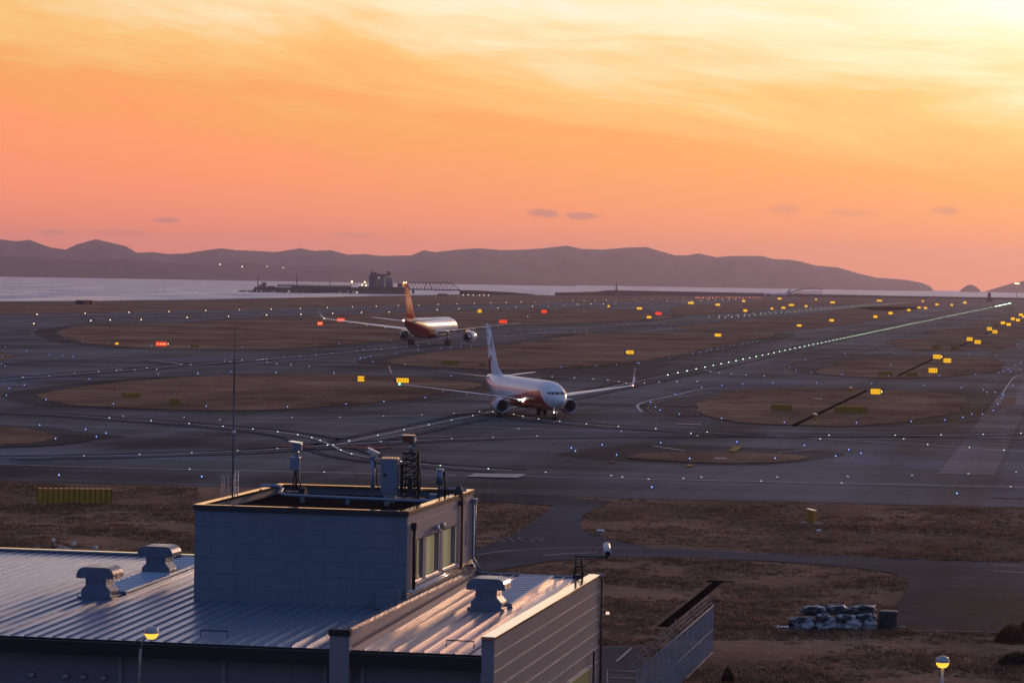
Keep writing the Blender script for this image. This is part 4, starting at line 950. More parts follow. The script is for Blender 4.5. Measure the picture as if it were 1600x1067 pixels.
def t737(n, x, y, z, co):
    nz = n.noise(n.xyz(n.m('MULTIPLY', x, .5), 0., n.m('MULTIPLY', z, .32)), 1.3, 2, .5, 1.6)
    col = n.mix(n.step(nz, .57, .62), WH, (.30, .12, .15, 1)); d = n.m('ADD', x, n.m('MULTIPLY', n.m('SUBTRACT', z, 5.), .24))
    col = n.mix(n.step(nz, .42, .38), col, (.55, .50, .58, 1))
    col = n.mix(n.step(d, -15.2, -14.6), col, WH)
    low = n.m('MULTIPLY', n.step(x, -16.6, -16.9), n.step(z, 7.6, 7.2))
    return n.mix(low, col, (.16, .01, .02, 1))
def f330(n, x, y, z, co):
    top = n.m('ADD', 2.1, n.m('MULTIPLY', n.m('SUBTRACT', -2.5, x), .235)); d = n.m('SUBTRACT', top, z)
    col = n.mix(n.step(d, -.06, .06), n.mix(n.step(d, -1.75, -1.4), WH, (.80, .36, .05, 1)), (.50, .016, .010, 1))
    return windows(n, col, x, z, 5.45, .2, .53, -20, 23)
def t330(n, x, y, z, co):
    # golden curling plume on red
    zz = n.m('SUBTRACT', z, 8.5)
    xc = n.m('ADD', -24.0, n.m('MULTIPLY', zz, -.36))
    dx = n.m('SUBTRACT', x, xc)
    s1 = n.m('MULTIPLY', n.m('SINE', n.m('MULTIPLY', zz, 1.25)), 1.0)
    a = n.m('ABSOLUTE', n.m('SUBTRACT', dx, s1)); b = n.m('ABSOLUTE', n.m('ADD', n.m('SUBTRACT', dx, n.m('MULTIPLY', s1, -.6)), .3))
    r = n.m('MINIMUM', a, b); wd = n.m('ADD', .10, n.m('MULTIPLY', n.m('ABSOLUTE', n.m('SINE', n.m('MULTIPLY', zz, .62))), .24))
    mk = n.m('MULTIPLY', n.m('MULTIPLY', n.m('LESS_THAN', r, wd), n.step(z, 9.0, 9.4)), n.step(z, 16.4, 15.9))
    return n.mix(mk, (.55, .016, .010, 1), (.85, .36, .02, 1))
wingm = livery('wing_paint', lambda n, x, y, z, co: (.62, .63, .66, 1), .28)
redw = livery('winglet_red_white', lambda n, x, y, z, co: n.mix(n.step(n.noise(co, .9, 2), .48, .52), (.6, .58, .6, 1), (.25, .03, .035, 1)), .25)
eng7 = livery('nacelle_white_purple', lambda n, x, y, z, co: n.mix(n.step(x, 5.6, 5.4), (.66, .62, .66, 1), (.42, .12, .20, 1)), .3)
whitem = livery('nacelle_white', lambda n, x, y, z, co: WH, .18)
S737 = dict(
    fus=[(19.42, 2.75, .03, .03), (19.3, 2.77, .30, .28), (18.9, 2.82, .62, .58), (18.2, 2.92, 1.0, .98), (17.2, 3.04, 1.36, 1.38), (15.9, 3.18, 1.64, 1.74), (14.2, 3.28, 1.82, 1.95), (12, 3.3, 1.88, 2.0), (6, 3.3, 1.88, 2.0), (0, 3.3, 1.88, 2.0), (-6, 3.3, 1.88, 2.0), (-9, 3.46, 1.80, 1.85), (-12, 3.80, 1.50, 1.50), (-15, 4.2, 1.06, 1.08), (-17.5, 4.5, .56, .62), (-18.8, 4.62, .2, .25)],
    fmat=livery('fuselage_white_maroon', f737), bmat=livery('belly_maroon', lambda n, x, y, z, co: (.32, .016, .018, 1)),
    belly=[(7.2, 2.0, .3, .2), (5.5, 1.95, 1.4, .62), (3, 1.9, 1.9, .78), (-1.5, 1.9, 1.9, .78), (-4, 2.0, 1.4, .6), (-6, 2.1, .3, .2)],
    cock=(.93, 5.5, 3.64, 3.97),
    wing=[(6.4, -2.6, 1.2, 2.35, .36), (3.9, -2.4, 5.6, 2.85, .22), (-2.2, -3.75, 16.7, 4.05, .11), (-2.55, -3.95, 17.1, 4.13, .10)],
    winglet=[(-2.5, -3.95, 17.05, 4.12, .07, 1.4), (-2.75, -4.1, 17.4, 4.28, .06, .9), (-3.1, -4.4, 17.65, 4.75, .05, .35), (-4.45, -5.1, 18.1, 6.6, .03, .2)],
    flap=[(4.0, -2.6, 2.55, 2.0), (7.2, -2.4, 2.85, 2.2), (10.6, -3.0, 3.2, 1.8)],
    eng=(4.83, 1.58, 7.6, 3.4, 1.02), pyl=[(7.0, 2.45, 2.5), (5.5, 2.3, 2.75), (3.8, 2.3, 2.75), (2.0, 2.5, 2.75)],
    stab=[(-13.9, -18.0, .5, 4.75, .16), (-17.9, -19.3, 7.17, 5.45, .05)],
    fin=[(-7.6, -8.6, 5.2, .05), (-10.2, -17.6, 5.35, .16), (-12.7, -18.0, 6.2, .22), (-18.2, -20.1, 12.45, .10)],
    wmat=wingm, lmat=redw, emat=eng7, smat=wingm, tmat=livery('fin_white_feather', t737, .5), finlab='white tail fin with dark red and violet feather strokes',
    nose=(15.6, .34, .2), nz=1.6, main=(2.86, .56, [0.0], 2.4),
    lamps=[(6.35, -1.75, 2.35, .20, 'Lland', 'landing_light'), (6.0, -2.15, 2.4, .11, 'Lland', 'landing_light'), (6.1, 1.9, 2.35, .13, 'Lland', 'landing_light'), (-2.5, -17.1, 4.14, .12, 'Lgreen', 'navigation_light'), (-2.5, 17.1, 4.14, .09, 'Lred', 'navigation_light'), (15.8, 0, 1.15, .06, 'Lwhite', 'taxi_light')],
    ant=[(9, 5.28, .3), (7.4, 5.28, .22), (5.9, 5.28, .22), (2.2, 5.28, .25), (1, 5.28, .18)])
S330 = dict(
    fus=[(28.9, 4.1, .04, .04), (28.7, 4.13, .5, .45), (27.9, 4.25, 1.1, 1.05), (26.5, 4.5, 1.75, 1.75), (24.3, 4.75, 2.4, 2.45), (21.5, 4.88, 2.75, 2.76), (18, 4.9, 2.82, 2.82), (8, 4.9, 2.82, 2.82), (0, 4.9, 2.82, 2.82), (-9, 4.9, 2.82, 2.82), (-14, 5.15, 2.68, 2.58), (-19, 5.75, 2.1, 2.0), (-24, 6.5, 1.3, 1.28), (-28, 7.05, .6, .65), (-29.5, 7.2, .22, .28)],
    fmat=livery('fuselage_white_red', f330), bmat=livery('belly_white', lambda n, x, y, z, co: n.mix(n.step(x, -3.4, -3.8), WH, (.25, .012, .010, 1))),
    belly=[(13, 3.2, .5, .4), (10, 3.1, 2.3, 1.0), (4, 3.0, 3.0, 1.25), (-3, 3.0, 3.0, 1.25), (-7, 3.1, 2.3, 1.0), (-10, 3.2, .5, .4)],
    cock=(1.45, 8, 5.15, 5.85),
    wing=[(12, -2.5, 2.2, 3.6, .75), (7.6, -2.2, 9.2, 4.5, .40), (-5.8, -8.6, 28.6, 6.9, .19)],
    winglet=[(-5.9, -8.6, 28.5, 6.88, .19, 1.4), (-6.8, -8.8, 29.2, 7.3, .14, .8), (-8.6, -9.6, 30.2, 8.9, .08, .5)],
    flap=[(6, -2.8, 4.1, 3.2), (12, -3.6, 4.8, 3.2), (17, -5.2, 5.4, 3.0), (21.5, -6.6, 5.95, 2.4)],
    eng=(9.37, 2.35, 12.6, 6.4, 1.62), pyl=[(11.6, 3.8, 3.95), (9, 3.7, 4.4), (6.5, 3.5, 4.3), (3.5, 3.9, 4.3)],
    stab=[(-20.8, -26.8, .9, 6.9, .32), (-26.6, -28.8, 9.7, 7.9, .08)],
    fin=[(-14.5, -16.5, 7.6, .08), (-17.6, -26.6, 7.9, .30), (-18.6, -27.0, 8.9, .36), (-25.4, -29.6, 17.35, .14)],
    wmat=wingm, lmat=redw, emat=whitem, smat=wingm, tmat=livery('fin_red_gold', t330, .55), finlab='red tail fin with a curling golden plume',
    nose=(22.2, .5, .3), nz=2.6, main=(5.34, .68, [-.95, .95], 4.2),
    lamps=[(-29.75, 0, 7.2, .2, 'Lwhite', 'tail_light'), (-7.4, 28.9, 7.0, .14, 'Lwhite', 'navigation_light')],
    ant=[(10, 7.7, .4), (-4, 7.7, .35)])
p7 = airliner('airliner', 'white and maroon twin-jet taxiing towards the camera with lit landing lights', S737)
mid = G(815.5, 648.3); p7.location = mid; p7.rotation_euler = (0, 0, R(-90 + 15.7))
p3 = airliner('airliner', 'wide-bodied jet with red and gold tail, seen from behind', S330)
mid = G(671, 538.8); p3.location = mid; p3.rotation_euler = (0, 0, R(90 - 12.3))
pf = copy_tree(p7); pf['label'] = 'tiny distant jet seen side-on by the right-hand shore, tail near the curved jetty'
pf.location = G(1214, 464.0); pf.rotation_euler = (0, 0, R(184)); pf.scale = (1, 1, 1)

# ------------------------------------------------------------------ airfield lights
def lightmesh(nm, kind):
    w = MB()
    if kind == 'blue':
        w.lathe([(.06, 0), (.025, .03), (.025, .28), (.07, .29)], mat=M['dark'], n=8); w.lathe([(.045, .29), (.055, .33), (.04, .38), (0, .40)], mat=M['Lblue'], n=10)
    if kind == 'warm':
        w.lathe([(.07, 0), (.03, .03), (.03, .32), (.10, .33)], mat=M['dark'], n=8); w.lathe([(.10, .33), (.12, .41), (.08, .48), (0, .50)], mat=M['Lwarm'], n=10)
    if kind == 'cent':
        w.lathe([(.20, 0), (.17, .03), (.13, .035)], mat=M['dark'], n=10); w.lathe([(.07, .035), (.065, .07), (.04, .095), (0, .10)], mat=M['Lcent'], n=10)
    if kind == 'red':
        w.lathe([(.07, 0), (.03, .03), (.03, .5), (.1, .51)], mat=M['dark'], n=8); w.lathe([(.2, .5), (.22, .65), (.14, .8), (0, .85)], mat=M['Lred'], n=10)
    if kind == 'row':
        w.lathe([(.20, 0), (.17, .03), (.13, .035)], mat=M['dark'], n=10); w.lathe([(.10, .035), (.09, .09), (.05, .12), (0, .13)], mat=M['Lrow'], n=10)
    if kind == 'dim':
        w.lathe([(.22, 0), (.18, .03), (.14, .035)], mat=M['dark'], n=10); w.lathe([(.10, .035), (.09, .08), (.05, .10), (0, .11)], mat=M['Ldim'], n=10)
    o = w.build(nm); me = o.data; bpy.data.objects.remove(o); return me
LM = {k: lightmesh('light_' + k, k) for k in ('blue', 'warm', 'cent', 'red', 'dim', 'row')}
KIND = {'blue': ('taxiway_edge_light', 'edge light'), 'warm': ('runway_edge_light', 'runway light'), 'cent': ('centreline_light', 'taxiway light'), 'dim': ('centreline_light', 'taxiway light'), 'row': ('centreline_light', 'taxiway light'), 'red': ('approach_light', 'approach light')}
def lights(kind, pts, lab, group, z=.13, world=False):
    for p in pts:
        q = p if world else G(p[0], p[1], 0)
        o = bpy.data.objects.new(KIND[kind][0], LM[kind]); S.collection.objects.link(o); o.location = (q.x, q.y, z)
        tag(o, lab, KIND[kind][1], group)
GW = 'warm white lights along both edges of the far runway'
up_row = C1([(232, 692), (532, 685), (806, 679), (1056, 673), (1286, 667), (1497, 662)]) + C2([(96, 657), (277, 653), (446, 648), (603, 644), (751, 639), (889, 635), (1018, 632), (1140, 627), (1255, 625), (1365, 621), (1466, 618), (1563, 615)]) + C3([(57, 612), (144, 610), (228, 608), (306, 605), (381, 603), (453, 603), (522, 601), (588, 599), (652, 598), (710, 597), (768, 596), (823, 592), (877, 592), (928, 591), (977, 588), (1024, 586), (1071, 583), (1158, 580), (1197, 582), (1237, 580), (1275, 579), (1350, 577), (1372, 575)])
lo_row = C1([(211, 752), (567, 732), (689, 729), (882, 725), (1170, 712), (1428, 704)]) + C2([(66, 696), (281, 690), (479, 686), (660, 679), (832, 677), (1132, 660), (1268, 656), (1512, 650)]) + C3([(25, 643), (130, 640), (227, 637), (321, 631), (409, 626), (493, 625), (571, 622), (647, 618), (716, 617), (783, 613), (849, 611), (911, 609), (968, 607), (1024, 605), (1076, 604), (1124, 603), (1181, 600), (1228, 598), (1273, 597), (1317, 597), (1356, 595), (1397, 593), (1440, 592)])
lights('warm', up_row, 'small warm white lamp in the far edge row of the distant runway', GW + ', far row')
lights('warm', lo_row, 'small warm white lamp in the near edge row of the distant runway', GW + ', near row')
lights('red', C3([(1150 + 21 * k, 584 - .12 * k + (k % 3)) for k in range(20)]), 'tiny red lamp in the dense red row at the distant runway end', 'red lamps at the far runway end')
GB = 'blue edge lights '
lights('blue', C5([(557, 145), (151, 183), (57, 204), (39, 249), (287, 277), (709, 303), (1289, 317), (988, 113), (1237, 104), (1443, 98)]) + C6([(196, 322), (562, 304), (799, 287), (1057, 262), (1219, 123), (124, 98), (487, 101)]), 'tiny blue lamp on the rim of the long grass island left of the near airliner', GB + 'round the near left island')
lights('blue', C5([(248, 439), (535, 467), (662, 490), (602, 514), (347, 527)]), 'tiny blue lamp round the small grass tip at the left picture edge', GB + 'round the left tip')
lights('blue', C5([(368, 759), (1260, 768)]) + C7([(873, 835)]) + C8([(1180, 874)]), 'single blue lamp at the front edge of the nearest taxiway', GB + 'along the front edge')
lights('blue', C1([(410, 850), (519, 863), (671, 875), (948, 890), (1181, 897), (1515, 900), (165, 926), (33, 902), (14, 960), (8, 1010), (31, 1022), (218, 788), (457, 963), (312, 948), (390, 955)]) + C2([(188, 893), (367, 885), (519, 879), (843, 854)]), 'tiny blue-white lamp on the near rim of the upper left grass island', GB + 'round the upper left island')
lights('blue', C2([(871, 940), (715, 957), (731, 995), (932, 1010), (650, 975), (655, 968), (680, 965), (1155, 910), (1218, 903), (1283, 895), (1017, 922)]) + C3([(318, 743), (955, 735), (1148, 742), (986, 968), (783, 1000), (795, 1002), (653, 1013), (522, 1020), (306, 1028), (1130, 938), (1175, 930), (1213, 924), (1246, 916), (1283, 913), (1318, 903), (1362, 890), (1388, 885), (1440, 881), (1475, 872), (1505, 868), (1535, 860), (57, 817), (110, 812), (157, 807), (203, 803), (250, 793), (920, 770), (937, 775), (1002, 780)]), 'tiny blue-white lamp on the rim of the middle grass island beyond the near airliner', GB + 'round the middle island')
lights('blue', C7([(1185, 197), (1019, 240), (867, 292), (898, 322), (924, 343), (1046, 367), (1309, 395), (1312, 183), (1441, 175)]) + C8([(30, 168), (303, 167), (648, 173), (973, 183), (1208, 197), (1347, 211), (1368, 228), (1421, 228), (1470, 247), (1460, 263), (1436, 303), (1408, 344), (1340, 367), (1273, 366), (1217, 388), (1105, 404), (895, 414), (552, 423), (101, 420)]), 'tiny blue lamp on the rim of the large right-hand grass island with the drain', GB + 'round the large right island')
lights('blue', C7([(370, 584), (396, 605), (563, 564), (653, 629), (929, 551), (1405, 545), (1110, 652)]) + C8([(226, 567), (504, 595), (580, 617), (423, 636), (44, 650)]), 'tiny blue lamp round the thin low grass island in the near taxiway', GB + 'round the thin near island')
lights('blue', C8([(463, 113), (753, 122), (1070, 120), (1298, 112), (1440, 102), (1473, 95), (1515, 95), (1577, 80), (133, 65), (175, 88), (272, 100), (234, 20), (1530, 183)]) + C4([(482, 941), (790, 938), (871, 903), (1308, 908), (1260, 943), (1427, 948), (1472, 903), (768, 1013), (614, 880), (617, 830), (765, 830), (916, 765), (855, 766), (875, 797), (1103, 815), (1222, 828), (1560, 880), (1575, 905), (1590, 890), (1580, 1000), (1545, 1015), (1500, 1040)]), 'tiny blue lamp round the second right-hand grass island and beyond', GB + 'beyond the second right island')
GC = 'green-white taxiway centreline lights'
lights('cent', C6([(136, 465), (261, 484), (349, 502), (401, 520), (482, 548), (530, 580), (597, 603), (721, 627), (907, 651), (1152, 677), (1452, 698), (446, 549)]) + C5([(683, 378), (945, 396), (1182, 413), (1393, 431), (1580, 448)]), 'flush white lamp on the curving line that meets the straight centreline', GC + ' on the S-curve', .1)
lights('cent', C6([(582, 522), (761, 487), (926, 452), (1079, 421), (1222, 391), (1355, 364), (1480, 340), (1397, 339)]), 'flush white lamp on the straight line between the S-curve and the near airliner', GC + ' before the airliner', .1)
lights('dim', C5([(525, 617), (872, 608), (1198, 597), (1486, 584), (1185, 701), (770, 370), (1150, 373), (1375, 390)]) + C6([(779, 528), (1223, 508), (1482, 500), (133, 571), (426, 719), (225, 376), (523, 373), (796, 367), (1036, 358), (1236, 349)]) + C7([(155, 493), (683, 463), (40, 445), (210, 720), (620, 741), (689, 750), (852, 763), (1070, 758), (1183, 751), (1556, 775), (1160, 489)]) + C8([(58, 750), (498, 746), (900, 740), (1252, 730), (1550, 718), (460, 788), (1516, 811)]), 'flush white lamp on one of the crossing lines of the nearest taxiway', GC + ' on the nearest crossing lines', .1)
lights('cent', C7([(11, 355), (68, 368), (166, 384), (298, 399), (465, 415), (664, 432), (898, 446), (1118, 476), (1220, 467)]) + C8([(382, 487), (795, 487), (1082, 484), (1345, 481), (1580, 473), (327, 510), (848, 510), (998, 545), (1259, 564), (1475, 580)]), 'flush white lamp on the line curving right from below the near airliner', GC + ' right of the airliner', .1)
lights('cent', C5([(143, 123), (308, 113), (466, 98)]) + C1([(616, 1046), (727, 1040), (842, 1036), (918, 1024), (980, 1033), (1133, 1000), (1191, 1003), (1237, 1062), (1402, 978), (1440, 984), (1512, 975)]) + C2([(10, 975), (30, 972), (45, 968), (67, 966), (70, 988), (124, 1057), (487, 1060), (130, 997), (219, 1004), (333, 1013), (176, 957), (277, 949), (375, 941), (470, 932), (632, 917), (670, 910), (748, 907), (783, 904), (865, 895), (940, 888), (1012, 880), (1083, 875), (1448, 835), (1557, 826), (1347, 888)]), 'flush white lamp on the line leading past the wide-bodied jet', GC + ' towards the wide-bodied jet', .1)
lights('cent', C3([(44, 781), (115, 784), (172, 787), (217, 790), (266, 795), (292, 794), (337, 793), (395, 783), (395, 795), (421, 783), (465, 779), (470, 794), (515, 770), (577, 768), (614, 764), (652, 762), (685, 757), (717, 752), (780, 748), (865, 743), (897, 741), (1007, 733), (1195, 718), (1220, 714), (1246, 716), (1288, 713), (1308, 710), (1329, 709), (1373, 706), (1417, 710), (1448, 701), (1485, 696), (1515, 692), (1545, 689)]), 'flush white lamp on the parallel taxiway beyond the middle grass island', GC + ' on the parallel taxiway', .1)
lights('cent', C7([(250, 118), (390, 125), (506, 132), (599, 140), (667, 148), (715, 158), (829, 157), (919, 153), (1030, 150), (1157, 148), (1240, 87), (1295, 94), (1370, 100), (1462, 109), (1577, 115)]), 'flush white lamp on the curved turn-off joining the main centreline', GC + ' on the turn-offs', .1)
ps = []
u = 590.0
while u < 2900: ps.append(UV(-81.65, u)); u += 15 if u < 1500 else 22
lights('row', ps, 'flush white lamp in the long straight green-white row running to the far right', GC + ' in the long straight row', .1, True)
far = MB()
def farrow(v, u0, u1, st, r=.3, mm='Lrow'):
    u = u0
    while u < u1:
        q = UV(v + (random.random() - .5) * .6, u, .1); far.lathe([(r, 0), (r * .8, .16), (0, .24)], q, mat=M[mm], n=6); u += st
farrow(-81.65, 2910, 3560, 12, .34); farrow(-189, 1560, 3400, 30, .17, 'Lcent'); farrow(-199, 1600, 3000, 44, .15, 'Lcent')
o = far.build('far_centreline_lights', M['Lcent']); tag(o, 'very distant green-white lamps merging into a line by the right horizon', 'taxiway light', None, 'stuff')

# ------------------------------------------------------------------ airfield signs
def dist(px, py): return G(px, py).length
def glyphs(w, x0, x1, z0, z1, y, text, m_):
    fc = bpy.data.curves.new('t', 'FONT'); fc.body = text; fo = bpy.data.objects.new('t', fc); S.collection.objects.link(fo)
    bpy.context.view_layer.update()
    me = bpy.data.meshes.new_from_object(fo.evaluated_get(bpy.context.evaluated_depsgraph_get())); bpy.data.objects.remove(fo)
    xs = [v.co.x for v in me.vertices]; ys = [v.co.y for v in me.vertices]; ax, bx_ = min(xs), max(xs); ay, by = min(ys), max(ys)
    vs = [w.b.verts.new((x0 + (v.co.x - ax) / (bx_ - ax) * (x1 - x0), y, z0 + (v.co.y - ay) / (by - ay) * (z1 - z0))) for v in me.vertices]
    i = w.mi(m_)
    for p in me.polygons:
        try: f = w.b.faces.new([vs[k] for k in p.vertices]); f.material_index = i
        except ValueError: pass
def sign(px, cyy, wpx, hpx, typ, lab, group, text=None, extra=None):
    yb = cyy + hpx / 2 + 1.6; q = G(px, yb); s = q.length / F; w_, h_ = wpx * s, hpx * s; leg = max(.12, 1.6 * s)
    leg = min(leg, .5)
    t = empty('taxiway_sign' if typ != 'U' else 'taxiway_sign', q, -math.atan2(q.x, q.y), lab, 'airfield sign', group)
    m_ = {'Y': M['signY'], 'F': M['signYfar'], 'R': M['signR'], 'U': M['olive']}[typ]
    w = MB(); w.bx(-w_ / 2 - .05, w_ / 2 + .05, -.1, .1, leg, leg + h_ + .08); part(w, 'cabinet', M['black'] if typ != 'U' else M['olive'], t)
    w = MB(); n_ = max(2, int(w_ / 1.0))
    for k in range(n_ + 1): x = -w_ / 2 + .1 + (w_ - .2) * k / n_; w.bx(x - .03, x + .03, -.04, .04, 0, leg)
    part(w, 'leg', M['dark'], t)
    if typ == 'U':
        w = MB(); k_ = max(3, int(w_ / .42))
        for k in range(k_ + 1): x = -w_ / 2 + w_ * k / k_; w.bx(x - .025, x + .025, -.14, -.1, leg - .02, leg + h_ + .14)
        part(w, 'rib', M['dark'], t)
        w = MB(); [w.bx(-w_ / 2 + w_ * (k + .15) / k_, -w_ / 2 + w_ * (k + .85) / k_, -.13, .13, leg + h_ + .08, leg + h_ + .115) for k in range(k_)]; part(w, 'top_rail', M['cap'], t)
    else:
        w = MB(); w.bx(-w_ / 2, w_ / 2, -.125, -.1, leg + .04, leg + .04 + h_); part(w, 'panel', m_, t)
        if hpx >= 5:
            w = MB(); y = -.14
            if text: glyphs(w, -w_ * .4, w_ * .42, leg + .04 + h_ * .22, leg + h_ * .82, y, text, M['legend'])
            else:
                x = -w_ * .36
                cnt_ = 0
                while x < w_ * .36 and cnt_ < 4:
                    cnt_ += 1
                    cw_ = h_ * (.12 + random.random() * .16); a = leg + .04 + h_ * (.28 + .1 * random.random()); b_ = leg + .04 + h_ * (.62 + .12 * random.random())
                    w.face([(x, y, a), (x + cw_, y, a), (x + cw_, y, b_), (x, y, b_)]); x += cw_ + max(h_ * .14, w_ * .09) * (1 + random.random())
            part(w, 'legend', M['legend'] if typ != 'R' else M['signW'], t, recalc=False)
        if extra:
            w = MB(); x = w_ / 2 * extra[0]; w.bx(x - .2, x + h_ * .55, -.1, .1, leg, leg + h_ + .08, M['black']); w.bx(x + .08, x + h_ * .32, -.125, -.1, leg + h_ * .3, leg + h_ * .8, M['signW']); part(w, 'side_box', None, t)
    return t
GN = 'lit yellow airfield signs'
near = [(984.5, 550.5, 11, 5.5, 'lit yellow sign alone on the middle grass island right of the near airliner', (-1.25,)), (1121.7, 523.7, 10, 4.5, 'lit yellow sign at the right end of the middle grass island', None),
    (564, 592, 10, 8, 'lit yellow double sign on the island left of the winglet sign', None), (629, 594.5, 19, 7, 'wide lit yellow sign directly behind the near airliner left winglet', None), (749.5, 486, 6, 5, 'small lit yellow sign just beyond the wide-bodied jet nose', None),
    (1368, 612, 15, 8, 'large lit yellow sign at the head of the drain on the big right island', (1.05,)), (1464, 557.5, 12, 6.5, 'lit yellow sign at the drain head on the second right island', (1.02,)), (1480, 563.5, 11.5, 6.5, 'lit yellow sign just right of the second drain head', None), (1457.7, 579, 13, 7, 'lit yellow sign low on the second right island', None),
    (1515, 530, 9, 5.5, 'lit yellow sign, left of the pair beyond the third right island', None), (1527.5, 534.5, 9.5, 5.5, 'lit yellow sign, right of the pair beyond the third right island', None), (1546, 514, 7.5, 5, 'left lit yellow sign of the fourth pair up the drain line', None), (1554.5, 518.5, 7.5, 5, 'right lit yellow sign of the fourth pair up the drain line', None)]
for (x, y, w_, h_, lab, ex) in near: sign(x, y, w_, h_, 'Y', lab, GN, text='A  E10' if x == 1368 else None, extra=ex)
for (x, y, w_, h_, lab) in ((252, 537.5, 17, 6, 'glowing orange-red sign on the rim of the upper left island'), (532.5, 500, 12, 5, 'blurred red-orange sign behind the wide-bodied jet left wing'), (500, 505.5, 8, 5.5, 'orange-red sign left of the wide-bodied jet, under its wingtip'),
        (786, 502.5, 12, 4.5, 'red sign above the near airliner tail fin'), (850, 486.7, 8, 4, 'small red sign in the far grass above the centreline lamps'), (1028.7, 489.7, 9, 4, 'small red sign right of centre beside a dim blue lamp')):
    sign(x, y, w_, h_, 'R', lab, 'lit red airfield signs', extra=(1.1,) if x == 252 else None)
LG = 'distant lit yellow airfield signs'
farS = [(999, 481.5, 8, 3, 'on the far grass just beyond the red sign near centre'), (1014, 495.5, 7, 3.2, 'just left of and below the small red sign near centre'), (1079.5, 472.7, 9, 3, 'widest one in the runway lamp row right of centre'), (1121.5, 475.5, 7, 3, 'just right of the widest one by the runway lamps'), (1164.5, 485, 6, 3.2, 'above the green lamps of the parallel taxiway'), (1162, 469.5, 5, 2.6, 'among the red runway end lamps'), (951, 478, 3.4, 2.6, 'tiniest one below the beacon tower'), (182.5, 537, 5, 3, 'left of the glowing orange-red sign'),
    (1248.7, 508.7, 7, 3, 'low on the grass between the two lamp rows'), (1299.5, 500.5, 7, 3.2, 'second from the left on the grass between the lamp rows'), (1367.7, 494.7, 6, 3.6, 'third along the grass between the lamp rows'), (1391.5, 489, 6.4, 3.6, 'bright one above the straight green row'), (1420, 484, 5, 3, 'fifth along the grass above the straight green row'), (1436, 480, 5, 2.6, 'left of a close pair near the straight green row'), (1446, 480.7, 5, 2.8, 'right of a close pair near the straight green row'), (1464, 475, 5, 2.6, 'below the far embankment, right of the pair'), (1487, 475.7, 4, 2.6, 'orange one below the islet'), (1507.5, 472, 5, 2.8, 'just left of the end of the green row'), (1442, 469.7, 3, 2.4, 'tiny one under the headland tip'), (1374, 469, 8, 2.4, 'wide thin one under the far embankment'), (1301, 471.7, 7, 2.6, 'wide one right of the curved jetty'), (1236.5, 476, 8, 2.8, 'double one below the distant jet tail'), (1259.5, 477.7, 4.4, 2.6, 'single one below the curved jetty'), (1224, 480.5, 6, 2.8, 'left of the double one below the distant jet'), (1206, 481.7, 4, 2.6, 'orange one below the distant jet nose'), (1275, 467, 3, 2.4, 'tiny one directly under the curved jetty'), (1218, 465.8, 6, 2.6, 'beside the distant jet'),
    (1567, 504.5, 6.5, 4, 'left one of the fifth pair up the drain line'), (1576, 507, 6.5, 4, 'right one of the fifth pair up the drain line'), (1582.5, 498, 6, 3.8, 'left one of the sixth pair up the drain line'), (1590.5, 500, 6, 3.8, 'right one of the sixth pair up the drain line'), (1595, 491.5, 6, 3.4, 'uppermost one at the right picture edge'), (1599, 494.5, 4, 3.2, 'one cut by the right picture edge')]
for (x, y, w_, h_, lab) in farS: sign(x, y, w_, h_, 'F', 'small distant lit yellow sign, ' + lab, LG)
GU = 'unlit ribbed backs of airfield signs'
for (x, y, w_, h_, lab) in ((116, 776, 113, 20, 'long ochre ribbed sign back in the near left field'), (205, 618, 27, 7, 'ochre sign back on the near left island'), (273, 628, 13, 9, 'short ochre sign back, lower one on the near left island'), (304, 541, 12, 4, 'dim ochre sign back on the upper left island rim'), (704, 567, 25, 6, 'long brown sign back near the tip of the middle island'), (754, 570, 6, 5, 'small brown sign back left of the near airliner tail'),
        (1463, 543, 13, 5, 'dark ochre sign back left of the third drain foot'), (1493, 543, 12, 4, 'dark ochre sign back right of the third drain foot'), (1383, 584, 21, 6, 'dark ochre sign back left of the second drain foot'), (1424, 584.5, 17, 5, 'dark ochre sign back right of the second drain foot'), (1221, 637, 31, 8, 'ochre ribbed sign back left of the drain on the big right island'), (1330, 641, 49, 10, 'long ochre ribbed sign back right of the drain on the big right island'),
        (1511, 521, 10, 3.5, 'dark sign back left of the fourth drain foot'), (1556, 509, 9, 3, 'dark sign back beside the fifth pair of signs')):
    sign(x, y, w_, h_, 'U', lab, GU)
def marker(px, yb, wpx, hpx, lab, base):
    q = G(px, yb); s = q.length / F; w_, h_ = wpx * s, hpx * s
    t = empty('marker_box', q, -math.atan2(q.x, q.y) - .5, lab, 'marker box', 'upright orange-yellow boxes')
    w = MB(); w.rings([[Vector((-w_ / 2, -.25, .1)), Vector((w_ / 2, -.25, .1)), Vector((w_ / 2, .25, .1)), Vector((-w_ / 2, .25, .1))], [Vector((-w_ / 2, -.25, h_)), Vector((w_ / 2, -.25, h_ * .9)), Vector((w_ / 2, .25, h_ * .9)), Vector((-w_ / 2, .25, h_))]], smooth=False); part(w, 'box_body', M['orange'], t)
    w = MB(); w.face([(-w_ / 2 - .03, -.28, h_ + .02), (w_ / 2 + .03, -.28, h_ * .9 + .02), (w_ / 2 + .03, .28, h_ * .9 + .02), (-w_ / 2 - .03, .28, h_ + .02)]); part(w, 'lid', M['cap'], t)
    if base: w = MB(); w.bx(-base, base, -.5, .5, 0, .14); part(w, 'base_slab', M['concrete'], t)
marker(1329, 614, 4, 9, 'thin orange box at the top of the big right island', 0)
marker(1273.5, 658, 6, 12, 'orange box beside the drain foot on the big right island', .6)
marker(1268, 819, 13, 24, 'ochre box on a pale slab in the near right field', .85)
marker(1438, 559, 2, 6, 'thin orange stake left of the second drain head', 0)

